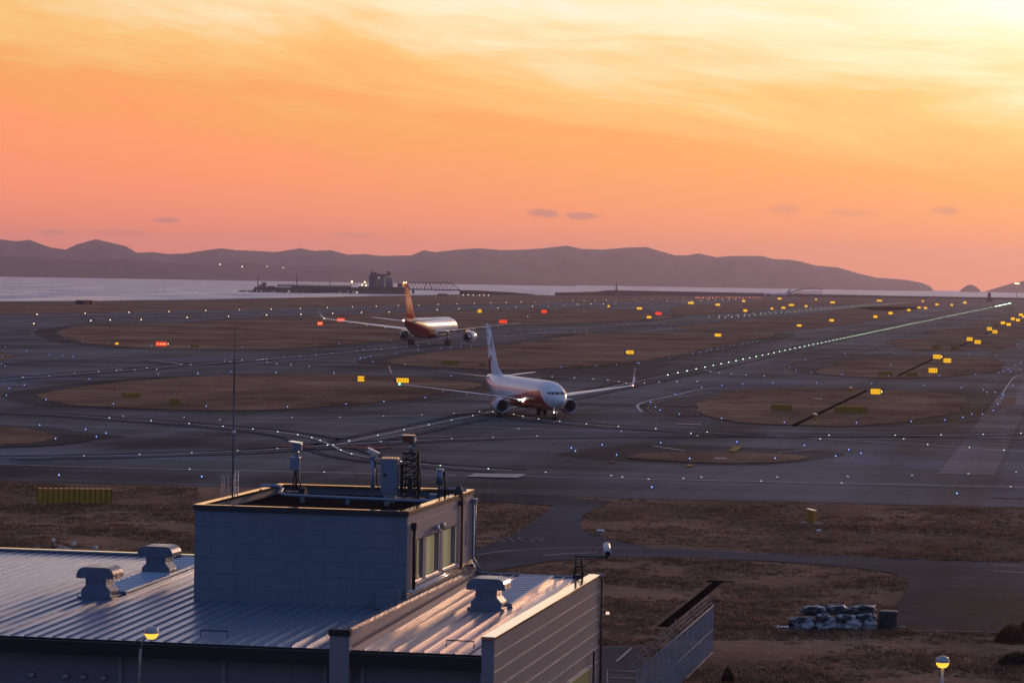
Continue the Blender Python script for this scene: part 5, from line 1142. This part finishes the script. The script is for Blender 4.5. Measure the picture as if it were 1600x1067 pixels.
# ------------------------------------------------------------------ near field things
def mast_lamp(px, ytop, dist_, lab, arm):
    top = D(px, ytop, dist_); t = empty('street_lamp', (top.x, top.y, 0), 0, lab, 'street lamp', 'dome street lamps with amber light'); z = top.z
    w = MB()
    if arm:
        w.tube([(-.38, 0, 0), (-.38, 0, z - 1.2), (-.36, 0, z - .75), (-.28, 0, z - .45), (-.12, 0, z - .26), (.0, 0, z - .2)], .045, n=10)
    else:
        w.tube([(0, 0, 0), (0, 0, z - .42)], .055, n=10)
        [w.tube([(0, 0, z - .5), (.17 * math.cos(a), .17 * math.sin(a), z - .18)], .014, n=5) for a in (-1.57, .6, 2.6)]
    part(w, 'pole', M['galv'], t)
    w = MB(); w.lathe([(.24, z - .20), (.235, z - .12), (.19, z - .03), (.1, z + .01), (0, z + .02)], n=24); part(w, 'hood', M['galv'], t)
    w = MB(); w.lathe([(.225, z - .20), (.21, z - .28), (.14, z - .37), (.05, z - .40), (0, z - .40)], n=24); part(w, 'glow_bowl', M['Lsodium'], t)
mast_lamp(237, 979, 95, 'amber dome lamp on a bent pole in front of the low left roof', True)
mast_lamp(1473, 1025, 100, 'amber dome lamp on a straight pole at the lower right', False)
for i, (px, yt) in enumerate(((83, 843), (115.5, 848.5), (150, 855))):
    b0 = G(px, yt + 13); t = empty('bollard_lamp', b0, 0, ('leftmost', 'middle', 'rightmost')[i] + ' of three short white-headed lamp posts behind the left roof', 'bollard lamp', 'three white-headed lamp posts')
    w = MB(); w.tube([(0, 0, 0), (0, 0, .42)], .05); w.lathe([(.14, 0), (.12, .05), (.05, .07)], n=10); part(w, 'post', M['dark'], t)
    w = MB(); w.lathe([(.09, .40), (.13, .46), (.12, .6), (.06, .68), (0, .69)], n=14); part(w, 'lamp_head', M['white'], t)
t = empty('junction_drum', G(938, 836), 0, 'small white drum standing on the grass by the road bend', 'drum')
w = MB(); w.lathe([(.2, 0), (.2, .12), (.3, .14), (.3, .4), (.25, .42), (0, .43)], n=18); part(w, 'drum_body', M['white'], t); w = MB(); w.lathe([(.303, .22), (.31, .24), (.31, .28), (.303, .3)], n=18); part(w, 'band', M['dark'], t)
t = empty('litter_sheet', G(1281, 830), .4); tag(t, 'scrap of white sheeting lying in the near right field', 'litter'); w = MB(); w.rings([[Vector((x, -.12, .08 + .05 * math.sin(x * 9))), Vector((x, .14, .12 + .05 * math.cos(x * 7)))] for x in (-.3, -.15, 0, .15, .3)], close=False, cap=False); part(w, 'sheet', M['white'], t)
# wrapped bales
bale_m = livery('silver_blue_tarpaulin', lambda n, x, y, z, co: n.mix(n.step(n.noise(co, .9, 4, .6), .44, .56), (.035, .045, .055, 1), (.44, .47, .52, 1)), .38)
def bale(px, yb, wpx, hpx, z0, seed, lab, dy=0):
    from mathutils import noise
    q = G(px, yb); s = q.length / F; w_, h_ = wpx * s, hpx * s; b = bmesh.new(); bmesh.ops.create_icosphere(b, subdivisions=4, radius=1)
    for v in b.verts:
        c = v.co.copy(); k = max(abs(c.x), abs(c.y), abs(c.z)); c = c.lerp(c / k * .82, .55)
        nn = noise.noise(c * 1.7 + Vector((seed, 0, 0))) * .34 + abs(noise.noise(c * 2.1 + Vector((0, seed, 0)))) * -.40 + abs(noise.noise(c * 5 + Vector((seed, seed, 0)))) * -.09
        c *= 1 + nn
        v.co = Vector((c.x * w_ / 1.65, c.y * .75, z0 + h_ / 2 + max(c.z, -.8) * h_ / 1.6))
    for f in b.faces: f.smooth = True
    me = bpy.data.meshes.new('wrapped_bale'); b.to_mesh(me); b.free(); me.materials.append(bale_m)
    o = bpy.data.objects.new('wrapped_bale', me); S.collection.objects.link(o); o.location = (q.x, q.y + dy, -.02); o.rotation_euler = (0, 0, random.uniform(-.15, .15))
    tag(o, lab, 'wrapped bale', 'crumpled tarpaulin bales heaped beside the yard')
BL = [(1252, 984, 38, 21, 0, 0, 'leftmost low'), (1288, 984, 36, 23, 0, 0, 'dark-fronted'), (1322, 984, 38, 23, 0, 0, 'broad middle'), (1352, 983, 34, 24, 0, 0, 'rightmost lower'), (1272, 980, 40, 14, .62, .7, 'topmost left'), (1310, 980, 40, 14, .66, .7, 'topmost middle'), (1348, 980, 42, 14, .66, .6, 'topmost right')]
for i, (x, y, w_, h_, z0, dy, nm) in enumerate(BL): bale(x, y, w_, h_, z0, i * 3.7, nm + ' tarpaulin-wrapped bale in the heap beside the dark drum', dy)
t = empty('storage_drum', G(1387, 984), 0, 'squat dark cylindrical drum at the right end of the bale heap', 'drum')
w = MB(); w.lathe([(0, 0), (.52, 0), (.53, .05), (.52, 1.0), (.54, 1.04), (.5, 1.07), (0, 1.08)], n=30); part(w, 'drum_body', mat('dark_blue_plastic', (.045, .05, .065), .5, var=(2, .2)), t); w = MB(); w.lathe([(.525, .5), (.54, .52), (.54, .55), (.525, .57)], n=30); part(w, 'hoop', M['dark'], t)
t = empty('hose_fitting', G(1406, 982), 0, 'little pale fitting on the grass right of the drum', 'fitting'); w = MB(); w.tube([(-.1, 0, .05), (.1, 0, .12), (.28, 0, .08)], .04); part(w, 'pipe_stub', M['galv'], t)
t = empty('crumpled_sheet', G(1222, 982), 0, 'small pale-green crumpled sheet left of the bale heap', 'sheet'); w = MB(); w.rings([[Vector((x, -.2, .06 + .1 * random.random())), Vector((x, .2, .1 + .08 * random.random()))] for x in (-.4, -.2, 0, .2, .4)], close=False, cap=False); part(w, 'sheet', M['white'], t)
# shrubs at the right edge
def shrub(name, px, yb, r, h, lab, cols, n_=1500, grp=None):
    q = G(px, yb); b = bmesh.new(); t = empty(name, q, 0, lab, 'shrub', grp)
    for _ in range(n_):
        th = random.random() * 6.28; rr = r * random.random() ** .5; zz = h * (1 - (rr / r) ** 2 * .8) * random.random() ** .6
        c = Vector((rr * math.cos(th), rr * math.sin(th) * .7, zz)); d1 = Vector((random.gauss(0, 1), random.gauss(0, 1), random.gauss(0, 1))).normalized() * .03; d2 = Vector((random.gauss(0, .3), random.gauss(0, .3), 1)).normalized() * .16
        f = b.faces.new([b.verts.new(c - d1), b.verts.new(c + d1), b.verts.new(c + d2)]); f.material_index = random.randrange(len(cols))
    me = bpy.data.meshes.new('foliage'); b.to_mesh(me); b.free(); [me.materials.append(c) for c in cols]
    o = bpy.data.objects.new('foliage', me); S.collection.objects.link(o); o.parent = t
    w = MB(); [w.tube([(0, 0, 0), (r * .5 * math.cos(a), r * .35 * math.sin(a), h * .7)], .02, n=5, r1=.006) for a in (0, 1, 2.2, 3.3, 4.4, 5.3)]; part(w, 'stem', M['rust'], t)
cR = [blade('russet_leaves', (.26, .11, .08)), blade('brown_leaves', (.17, .10, .07)), blade('dark_twigs', (.07, .05, .04))]; cG = [blade('olive_leaves', (.13, .11, .07)), blade('dull_leaves', (.17, .12, .085)), blade('dark_leaves', (.06, .05, .04))]
shrub('dry_shrub', 1582, 1004, .95, .95, 'russet leafless shrub at the right edge, just below the yard', cR, 2600)
shrub('dry_shrub', 1606, 1002, .8, 1.15, 'dark brown shrub cut by the right picture edge', cG[1:], 2400)
shrub('dry_shrub', 1590, 1040, 1.0, .7, 'pale brown low shrub below the russet one at right', cG, 2200)
shrub('dry_shrub', 1137, 1068, .3, .8, 'small dark upright shrub right of the wire fence', [cG[2]], 500)
# chain-link fence
M['fwire'] = mat('weathered_wire', (.25, .29, .36), .7, 0., spec=.1, var=(3, .2))
FN = empty('wire_fence', UV(-18.15, 123.5, 0), -AZ, 'grey chain-link fence with angled barbed-wire arms running away beside the yard', 'fence')
w = MB(); Lf = 26.3; k = 0
while k * .16 < Lf + 2.5:
    a = k * .16
    for s_ in (0, 1):
        y0, z0, y1, z1 = (a - 2.4, .05, a, 2.45) if s_ == 0 else (a, .05, a - 2.4, 2.45)
        lo_, hi_ = min(y0, y1), max(y0, y1)
        if lo_ < 0: 
            t_ = (0 - y0) / (y1 - y0) if y1 != y0 else 0; zc_ = z0 + (z1 - z0) * t_
            if y0 < 0: y0, z0 = 0, zc_
            else: y1, z1 = 0, zc_
        if max(y0, y1) > Lf:
            t_ = (Lf - y0) / (y1 - y0); zc_ = z0 + (z1 - z0) * t_
            if y0 > Lf: y0, z0 = Lf, zc_
            else: y1, z1 = Lf, zc_
        if abs(y1 - y0) > .02: w.tube([(0, y0, z0), (0, y1, z1)], .0056, n=3, cap=False)
    k += 1
part(w, 'mesh_panel', M['fwire'], FN)
for k in range(14):
    y = k * Lf / 13; w = MB(); w.tube([(-.03, y, 0), (-.03, y, 2.5)], .03, n=8); w.tube([(-.03, y, 2.5), (-.35, y, 2.95)], .022, n=6); part(w, 'post', M['fwire'], FN)
w = MB(); w.tube([(0, 0, 2.47), (0, Lf, 2.47)], .028, n=6); w.tube([(0, 0, .08), (0, Lf, .08)], .022, n=6); w.tube([(0, 0, 1.25), (0, Lf, 1.25)], .012, n=5); part(w, 'rail', M['fwire'], FN)
w = MB(); [w.tube([(-.12 - .1 * k, 0, 2.62 + .14 * k), (-.12 - .1 * k, Lf, 2.62 + .14 * k)], .008, n=4) for k in range(3)]; part(w, 'barbed_wire', M['fwire'], FN)
F2 = empty('wire_fence', UV(-19.45, 123.4, 0), -AZ, 'short chain-link return between the building corner and the long fence', 'fence')
w = MB(); [w.tube([(x * 1.2 / 9, 0, .05), (x * 1.2 / 9, 0, 2.4)], .006, n=3) for x in range(10)]; [w.tube([(0, 0, z_), (1.25, 0, z_)], .006, n=3) for z_ in [.15 * k for k in range(1, 16)]]; part(w, 'mesh_panel', M['galv'], F2)
w = MB(); w.tube([(0, 0, 2.45), (1.28, 0, 2.45)], .025, n=6); part(w, 'rail', M['galv'], F2)
w = MB(); w.tube([(0, 0, 0), (0, 0, 2.5)], .03, n=6); part(w, 'post', M['galv'], F2)

# ------------------------------------------------------------------ fuel jetty, bridge, shoreline
DP = 3900.0; pxm = F / DP
def J(px, py, d=DP): return D(px, py, d)
def jbox(mb, x0, x1, y0, y1, dep=12, d=DP, m_=None):
    a = J(x0, y1, d); c = J(x1, y0, d); c2 = J((x0 + x1) / 2, y0, d); a2 = J((x0 + x1) / 2, y1, d)
    mb.bx(a.x, c.x, d - dep / 2, d + dep / 2, a2.z, c2.z, m_)
dk = mat('dark_jetty_steel', (.022, .022, .028), .8, var=(.05, .4)); dkg = mat('grey_green_pipework', (.07, .085, .09), .7, var=(.05, .3)); tower_m = mat('pale_blue_cladding', (.13, .17, .23), .6, var=(.08, .15)); tower_d = mat('blue_shadow_cladding', (.055, .07, .095), .7, var=(.08, .2))
PIER = empty('fuel_jetty', (J(500, 455).x, DP, -4), 0, 'long dark fuel jetty on piles out in the bay, lined with small lamps', 'jetty')
off = Vector(PIER.location)
def pj(mb, name, m_=None, lab=None, par=None):
    o = mb.build(name, m_); bpy.context.view_layer.update(); o.data.transform(Matrix.Translation(-off)); o.parent = par or PIER
    if lab: o['label'] = lab
    return o
w = MB(); jbox(w, 398, 455, 448.6, 453.6, 14); jbox(w, 455, 560, 448.3, 453.2, 14); jbox(w, 560, 640, 448.2, 451.5, 16); pj(w, 'deck', dk)
w = MB(); xj = 403
while xj < 560:
    wd_ = random.uniform(6, 15); jbox(w, xj, xj + wd_, 451, 458.8 - random.random() * 1.2, 10); xj += wd_ + random.uniform(.6, 2.0)
jbox(w, 560, 640, 451, 459.3, 16)
for k in range(60): xx = 404 + k * 3.9; jbox(w, xx, xx + .7, 452, 460.4, 4)
pj(w, 'pile', dk)
w = MB(); jbox(w, 369, 380, 457.5, 460.5, 10); jbox(w, 374, 384, 454, 460.5, 8); jbox(w, 388, 402, 454.5, 460, 10); jbox(w, 395, 400, 452, 455, 8); jbox(w, 380, 400, 454.2, 454.9, 3); pj(w, 'dolphin', dk)
w = MB(); jbox(w, 433, 549, 445.8, 448.7, 9); [jbox(w, 433 + k * 5.5, 433.6 + k * 5.5, 444.2, 447, 1) for k in range(22)]; jbox(w, 433, 549, 444.2, 444.7, 1); jbox(w, 409, 416, 441.5, 449.5, 6); jbox(w, 405, 410, 445, 449.5, 6); jbox(w, 418, 430, 446.8, 449.5, 6); pj(w, 'pipe_rack', dkg)
for (mx, mt) in ((403, 427), (463.5, 427.5), (515.5, 428.5)):
    w = MB(); a = J(mx, 449.5); c = J(mx, mt); w.tube([(a.x, DP, a.z), (c.x, DP, c.z)], 1.0 if mx < 410 else .7, n=6, r1=.25); [w.box((a.x, DP, a.z + (c.z - a.z) * k), (2.2 - k * 1.4, 1, .35)) for k in (.1, .25, .4, .55, .7, .85)]; pj(w, 'mast', dk)
JL = [(550, 440.3, 1.0, 'Lpier'), (570, 440.8, .8, 'Lpier'), (566, 445, .55, 'Lpier'), (561, 445.5, .4, 'Ljet'), (572, 446, .5, 'Lpier'), (592, 434, .5, 'Ljet')] + [(437 + 6.4 * k, 445.3 + (k % 3) * .4, .22, 'Ljet') for k in range(18)] + [(556.5, 456.5, .6, 'Ljet'), (558.5, 457, .5, 'Ljet'), (408, 455, .35, 'Ljet'), (425, 456, .3, 'Ljet'), (452, 455, .4, 'Ljet')]
for (x, y, r_, mm) in JL:
    q = J(x, y, DP - 9); w = MB(); w.lathe([(0, -r_), (r_, 0), (0, r_)], q, mat=M[mm], n=8); w.tube([(q.x, q.y + .3, q.z - r_ * .8), (q.x, q.y + .3, J(x, 449.5).z)], .12, M["dark"], n=4) if y < 449 else None; pj(w, 'jetty_lamp', M[mm])
BT = empty('jetty_building', (J(595, 450).x, DP, J(595, 450).z), 0, 'blocky blue-grey building with a dark red stack on the jetty', 'building')
offB = Vector(BT.location)
def pb(mb, name, m_, par=BT):
    o = mb.build(name, m_); o.data.transform(Matrix.Translation(-offB)); o.parent = par; return o
w = MB(); jbox(w, 577, 590, 430, 448.3, 22, m_=tower_d); jbox(w, 579, 588, 425.5, 430, 16, m_=tower_d); pb(w, 'tower_block', tower_d)
w = MB(); [jbox(w, 576.4, 590.4, 432 + k * 3.4, 432.6 + k * 3.4, 23.5) for k in range(5)]; pb(w, 'gallery', dk)
w = MB(); jbox(w, 590, 609, 428.5, 431.5, 18); jbox(w, 586, 592, 426.5, 429, 12); pb(w, 'roof_house', tower_d)
w = MB()
for (a, c, yt) in ((590.3, 601.5, 431.5), (602.3, 614.5, 434)):
    p0, p1 = J(a, 448.3), J(c, yt); rr = (p1.x - p0.x) / 2; w.tube([((p0.x + p1.x) / 2, DP - 3, p0.z), ((p0.x + p1.x) / 2, DP - 3, p1.z)], rr, tower_m, n=20)
pb(w, 'silo', tower_m)
w = MB(); jbox(w, 604.5, 610.5, 424.3, 430, 6, m_=M['rust']); pb(w, 'stack', M['rust'])
w = MB(); a = J(581, 426); c = J(581, 419.5); w.tube([(a.x, DP, a.z), (c.x, DP, c.z)], .35, n=6); w.box((a.x, DP, a.z + 3), (4, .6, .3)); pb(w, 'antenna', dk)
KB = empty('jetty_hut', (J(633, 448).x, DP - 10, J(633, 448.5).z), 0, 'amber-lit gatehouse where the jetty meets the truss bridge', 'hut'); offB = Vector(KB.location)
w = MB(); jbox(w, 621, 628.5, 443, 448.3, 8, DP - 10); pb(w, 'dark_cabin', dk, KB)
w = MB(); jbox(w, 629.3, 636.3, 442, 448.3, 7, DP - 10); pb(w, 'cabin', mat('amber_glow_wall', (.45, .25, .10), .7, emit=(1, .42, .1), es=.25), KB)  # cabin wall glows itself to show the floodlights' amber light
for x in (631.3, 634.8):
    w = MB(); w.lathe([(0, -.75), (.8, 0), (0, .75)], J(x, 441.8, DP - 15), mat=M['Lpier'], n=8); pb(w, 'floodlight', M['Lpier'], KB)
# truss bridge
BR = empty('truss_bridge', (J(680, 453).x, 4000, -4), 0, 'long grey steel truss bridge linking the jetty to the embankment', 'bridge'); offB = Vector(BR.location)
w = MB(); dB = 4000
for dd_ in (dB - 4, dB + 4):
    T0 = [(637 + 5.75 * k, 441.0 + .16 * k * .7) for k in range(13)]; B0 = [(637 + 5.75 * k - 2.4, 450.8 + .22 * k) for k in range(15)]
    P3 = lambda p: J(p[0], p[1], dd_)
    w.tube([P3(q) for q in T0], .42, n=5); w.tube([P3(B0[0]), P3(T0[0])], .4, n=5); w.tube([P3(T0[-1]), P3((718.5, 453.6))], .5, n=5)
    for k in range(13):
        w.tube([P3(T0[k]), P3(B0[k])], .26, n=4); w.tube([P3(T0[k]), P3(B0[k + 1])], .26, n=4)
for k in (5, 6): w.tube([P3(T0[k]), P3(B0[k + (k == 6)])], .7, n=5)
pb(w, 'truss', dk, BR)
w = MB(); jbox(w, 628, 680, 451.3, 453.2, 9, dB); jbox(w, 680, 719, 452.2, 454.2, 9, dB); pb(w, 'bridge_deck', dk, BR)
w = MB(); jbox(w, 637, 640, 453, 460, 8, dB); jbox(w, 644, 647.5, 453, 458.6, 7, dB); pb(w, 'pier', dk, BR)
# embankments (rock sea wall)
rock = mat('dark_rock_armour', (.045, .036, .036), .95, var=(.05, .4), bump=(.3, 1., .6))
def berm(name, lab, prof, dep, m_=rock, dpx=None):
    w = MB(); rg = []
    for (x, yt, yb) in prof:
        q = G(x, yb); dd_ = q.y; top = D(x, yt, dd_ + 3); tz = max(top.z, .3)
        rg.append([Vector((q.x, dd_, -4.5)), Vector((q.x, dd_, .0)), Vector((top.x, dd_ + 3, tz)), Vector((top.x * (dd_ + dep) / (dd_ + 3), dd_ + dep, tz)), Vector((q.x * (dd_ + dep + 6) / dd_, dd_ + dep + 6, -4.5))])
    w.rings(rg, None, smooth=False); o = w.build(name, m_); tag(o, lab, 'sea wall'); return o
berm('sea_wall', 'dark causeway embankment sloping away from the truss bridge', [(718, 453.4, 460.7), (735, 453.6, 460.9), (760, 454.6, 461), (800, 456.8, 461.2), (820, 458.6, 461.4), (836, 460.2, 461.5)], 14)
berm('sea_wall', 'long low dark sea wall along the right-hand horizon', [(867, 457.2, 461.8), (900, 456.6, 462), (932, 455.8, 462), (945, 454, 462), (960, 453.6, 462.1), (1050, 455.2, 462.3), (1190, 457.9, 463), (1320, 460.6, 464.8), (1440, 463, 466.5), (1600, 465.4, 468.4), (1800, 469, 472)], 16)
berm('sea_wall', 'thin dark stone sea wall along the left shoreline', [(-200, 472.6, 474.2), (0, 471, 472.6), (100, 470.6, 471.8), (200, 469.6, 470.9), (300, 468.2, 469.6), (400, 466.2, 467.6), (500, 464.2, 465.6), (630, 461.7, 462.9), (718, 460.0, 461.2)], 8)
for k, (x, y) in enumerate(C2([(1296, 565), (1327, 565), (1358, 566), (1397, 567), (1426, 567), (1453, 567)])):
    q = G(x, y + 2.4); t = empty('shore_lamp', q, 0, 'small white lamp in the row at the foot of the causeway embankment', 'lamp', 'white lamps at the foot of the causeway')
    w = MB(); w.tube([(0, 0, 0), (0, 0, 1.6)], .1, n=5); part(w, 'post', M['dark'], t); w = MB(); w.lathe([(0, 1.5), (.42, 1.9), (0, 2.4)], n=8); part(w, 'lamp_head', M['Ljet'], t)
# beacon tower
q = G(963, 461.5); tz = D(963, 440, q.y).z; t = empty('beacon_mast', q, 0, 'slim dark banded beacon mast standing on the far sea wall', 'beacon')
w = MB(); w.tube([(0, 0, 0), (0, 0, tz)], .75, n=8, r1=.25); part(w, 'mast_pole', M['dark'], t)
for k in (.42, .58, .78): w = MB(); w.box((0, 0, tz * k), (3.4, 2.2, 1.2)); part(w, 'platform', M['dark'], t)
# curved pier structure right
q = G(1258, 464.2); s = q.y / F; t = empty('viewing_jetty', q, 0, 'low curved-roofed open jetty on many posts beyond the right runway end', 'jetty')
xs_ = [(-25, 459.6), (-20, 456.5), (-12, 453.8), (-3, 452.2), (8, 451.4), (18, 451.2), (27, 452.4)]
def zz_(x, y): return D(1258 + x, y, q.y).z
w = MB(); w.rings([[Vector((x * s, -6, zz_(x, y))), Vector((x * s, 6, zz_(x, y))), Vector((x * s, 6, zz_(x, y) + 1.1)), Vector((x * s, -6, zz_(x, y) + 1.1))] for x, y in xs_], smooth=False); part(w, 'roof', M['rust'], t)
w = MB(); w.rings([[Vector((x * s, -6.2, zz_(x, y) - 2.6)), Vector((x * s, 6, zz_(x, y) - 2.6)), Vector((x * s, 6, zz_(x, y) - 2.2)), Vector((x * s, -6.2, zz_(x, y) - 2.2))] for x, y in [(-20, 457.5), (-12, 455.2), (-3, 454.6), (27, 454.6)]], smooth=False); part(w, 'rail', M['dark'], t)
w = MB(); [w.tube([(x * s, -5, 0), (x * s, -5, zz_(x, 453.4))], .42, n=5) for x in [-19 + 3.1 * k for k in range(15)]]; part(w, 'post', M['dark'], t)
# trapezoid marker and floodlight mast at far right
q = G(1545.5, 471.5); s = q.y / F; h1 = D(1545, 457.5, q.y).z; t = empty('instrument_cone', q, 0, 'dark tapering tower-like housing by the right-hand sea wall', 'navigation housing')
w = MB(); w.rings([[Vector((a * s, -b_ * s, z)), Vector((a * s, b_ * s, z)), Vector((-a * s, b_ * s, z)), Vector((-a * s, -b_ * s, z))] for a, b_, z in ((6.0, 4, 0), (4.2, 3, h1 * .2), (2.4, 2, h1 * .55), (2.0, 1.8, h1))], smooth=False); part(w, 'housing', M['dark'], t)
q = G(1588.5, 470); h1 = D(1588, 443.6, q.y).z; t = empty('floodlight_mast', q, 0, 'tall mast with a bank of lit warm floodlights at the far right', 'floodlight mast')
w = MB(); w.tube([(0, 0, 0), (0, 0, h1)], .5, n=8, r1=.25); part(w, 'mast_pole', M['grey'], t)
for x in (-2.6, -.9, .9, 2.6): w = MB(); w.box((x, -.4, h1 + .4), (1.3, .5, 1.3)); part(w, 'floodlight', mat('flood_lens', (.5, .4, .3), .4, emit=(1, .66, .36), es=5) if x == -2.6 else bpy.data.materials['flood_lens'], t)
w = MB(); w.box((0, 0, h1 + .4), (7.6, .4, .3)); part(w, 'crossbar', M['grey'], t)
# rusty container left, small vehicles by the shore
q = G(132, 475.6); s = q.y / F; t = empty('shipping_container', q, 0, 'rust-orange container hut on the grass by the left shore', 'container')
w = MB(); w.bx(-13.5 * s, 0, -1.5, 1.5, 0, 6.2 * s); [w.bx(-13.5 * s + k * .5, -13.5 * s + k * .5 + .2, -1.55, -1.5, .1, 6 * s) for k in range(9)]; part(w, 'container_body', mat('brown_steel', (.09, .035, .03), .8, var=(.5, .3)), t)
w = MB(); w.bx(.02, 13.5 * s, -1.6, 1.5, 0, 6.6 * s); [w.bx(.1 + k * .5, .3 + k * .5, -1.65, -1.6, .1, 6.2 * s) for k in range(9)]; part(w, 'container_end', mat('orange_container_paint', (.42, .13, .06), .7, var=(.6, .3)), t); w = MB(); w.bx(9 * s, 12.5 * s, -1.68, -1.66, .1, 3.6 * s); part(w, 'door', M['black'], t)
for (x, lab) in ((688, 'brown low truck parked at the shore, left of the pair'), (695.5, 'orange low truck parked at the shore, right of the pair')):
    q = G(x, 462.9); t = empty('parked_truck', q, 0, lab, 'truck', 'pair of trucks parked at the shore'); w = MB(); w.rings([[Vector((x_, y_, z_)) for x_, z_ in ((-2.7, .6), (2.7, .6), (2.7, 1.9), (1.5, 2.7), (-2.7, 2.7))] for y_ in (-1.2, 1.2)], smooth=False); part(w, 'body', M['rust'], t)
    w = MB(); [w.lathe([(0, -1.25), (.55, -1.25), (.55, 1.25), (0, 1.25)], (a, 0, .55), 'Y', n=12) for a in (-1.7, 1.7)]; part(w, 'wheel', M['black'], t)
# town lights on the hills
TL = C1([(1376, 373), (1514, 387), (285, 398), (250, 400), (315, 405), (218, 397), (752, 412), (803, 416), (765, 432), (602, 449), (549, 451), (764, 451), (782, 453), (809, 453), (740, 438), (830, 412), (1131, 463), (1230, 457), (1270, 457), (1303, 460), (580, 450), (620, 450), (715, 446), (1395, 458), (150, 432), (60, 445)]) + C2([(68, 387), (170, 394)])
for (x, y) in TL:
    q = D(x, y, 11550); o = bpy.data.objects.new('town_lamp', None)
    w = MB(); r_ = random.uniform(.9, 1.7); w.lathe([(0, -r_), (r_, 0), (0, r_)], n=6); o = w.build('town_lamp', M['Ltown']); o.location = q
    w_ = None; tag(o, 'tiny warm light on the dim hillside across the bay', 'town light', 'lights of the town below the hills')
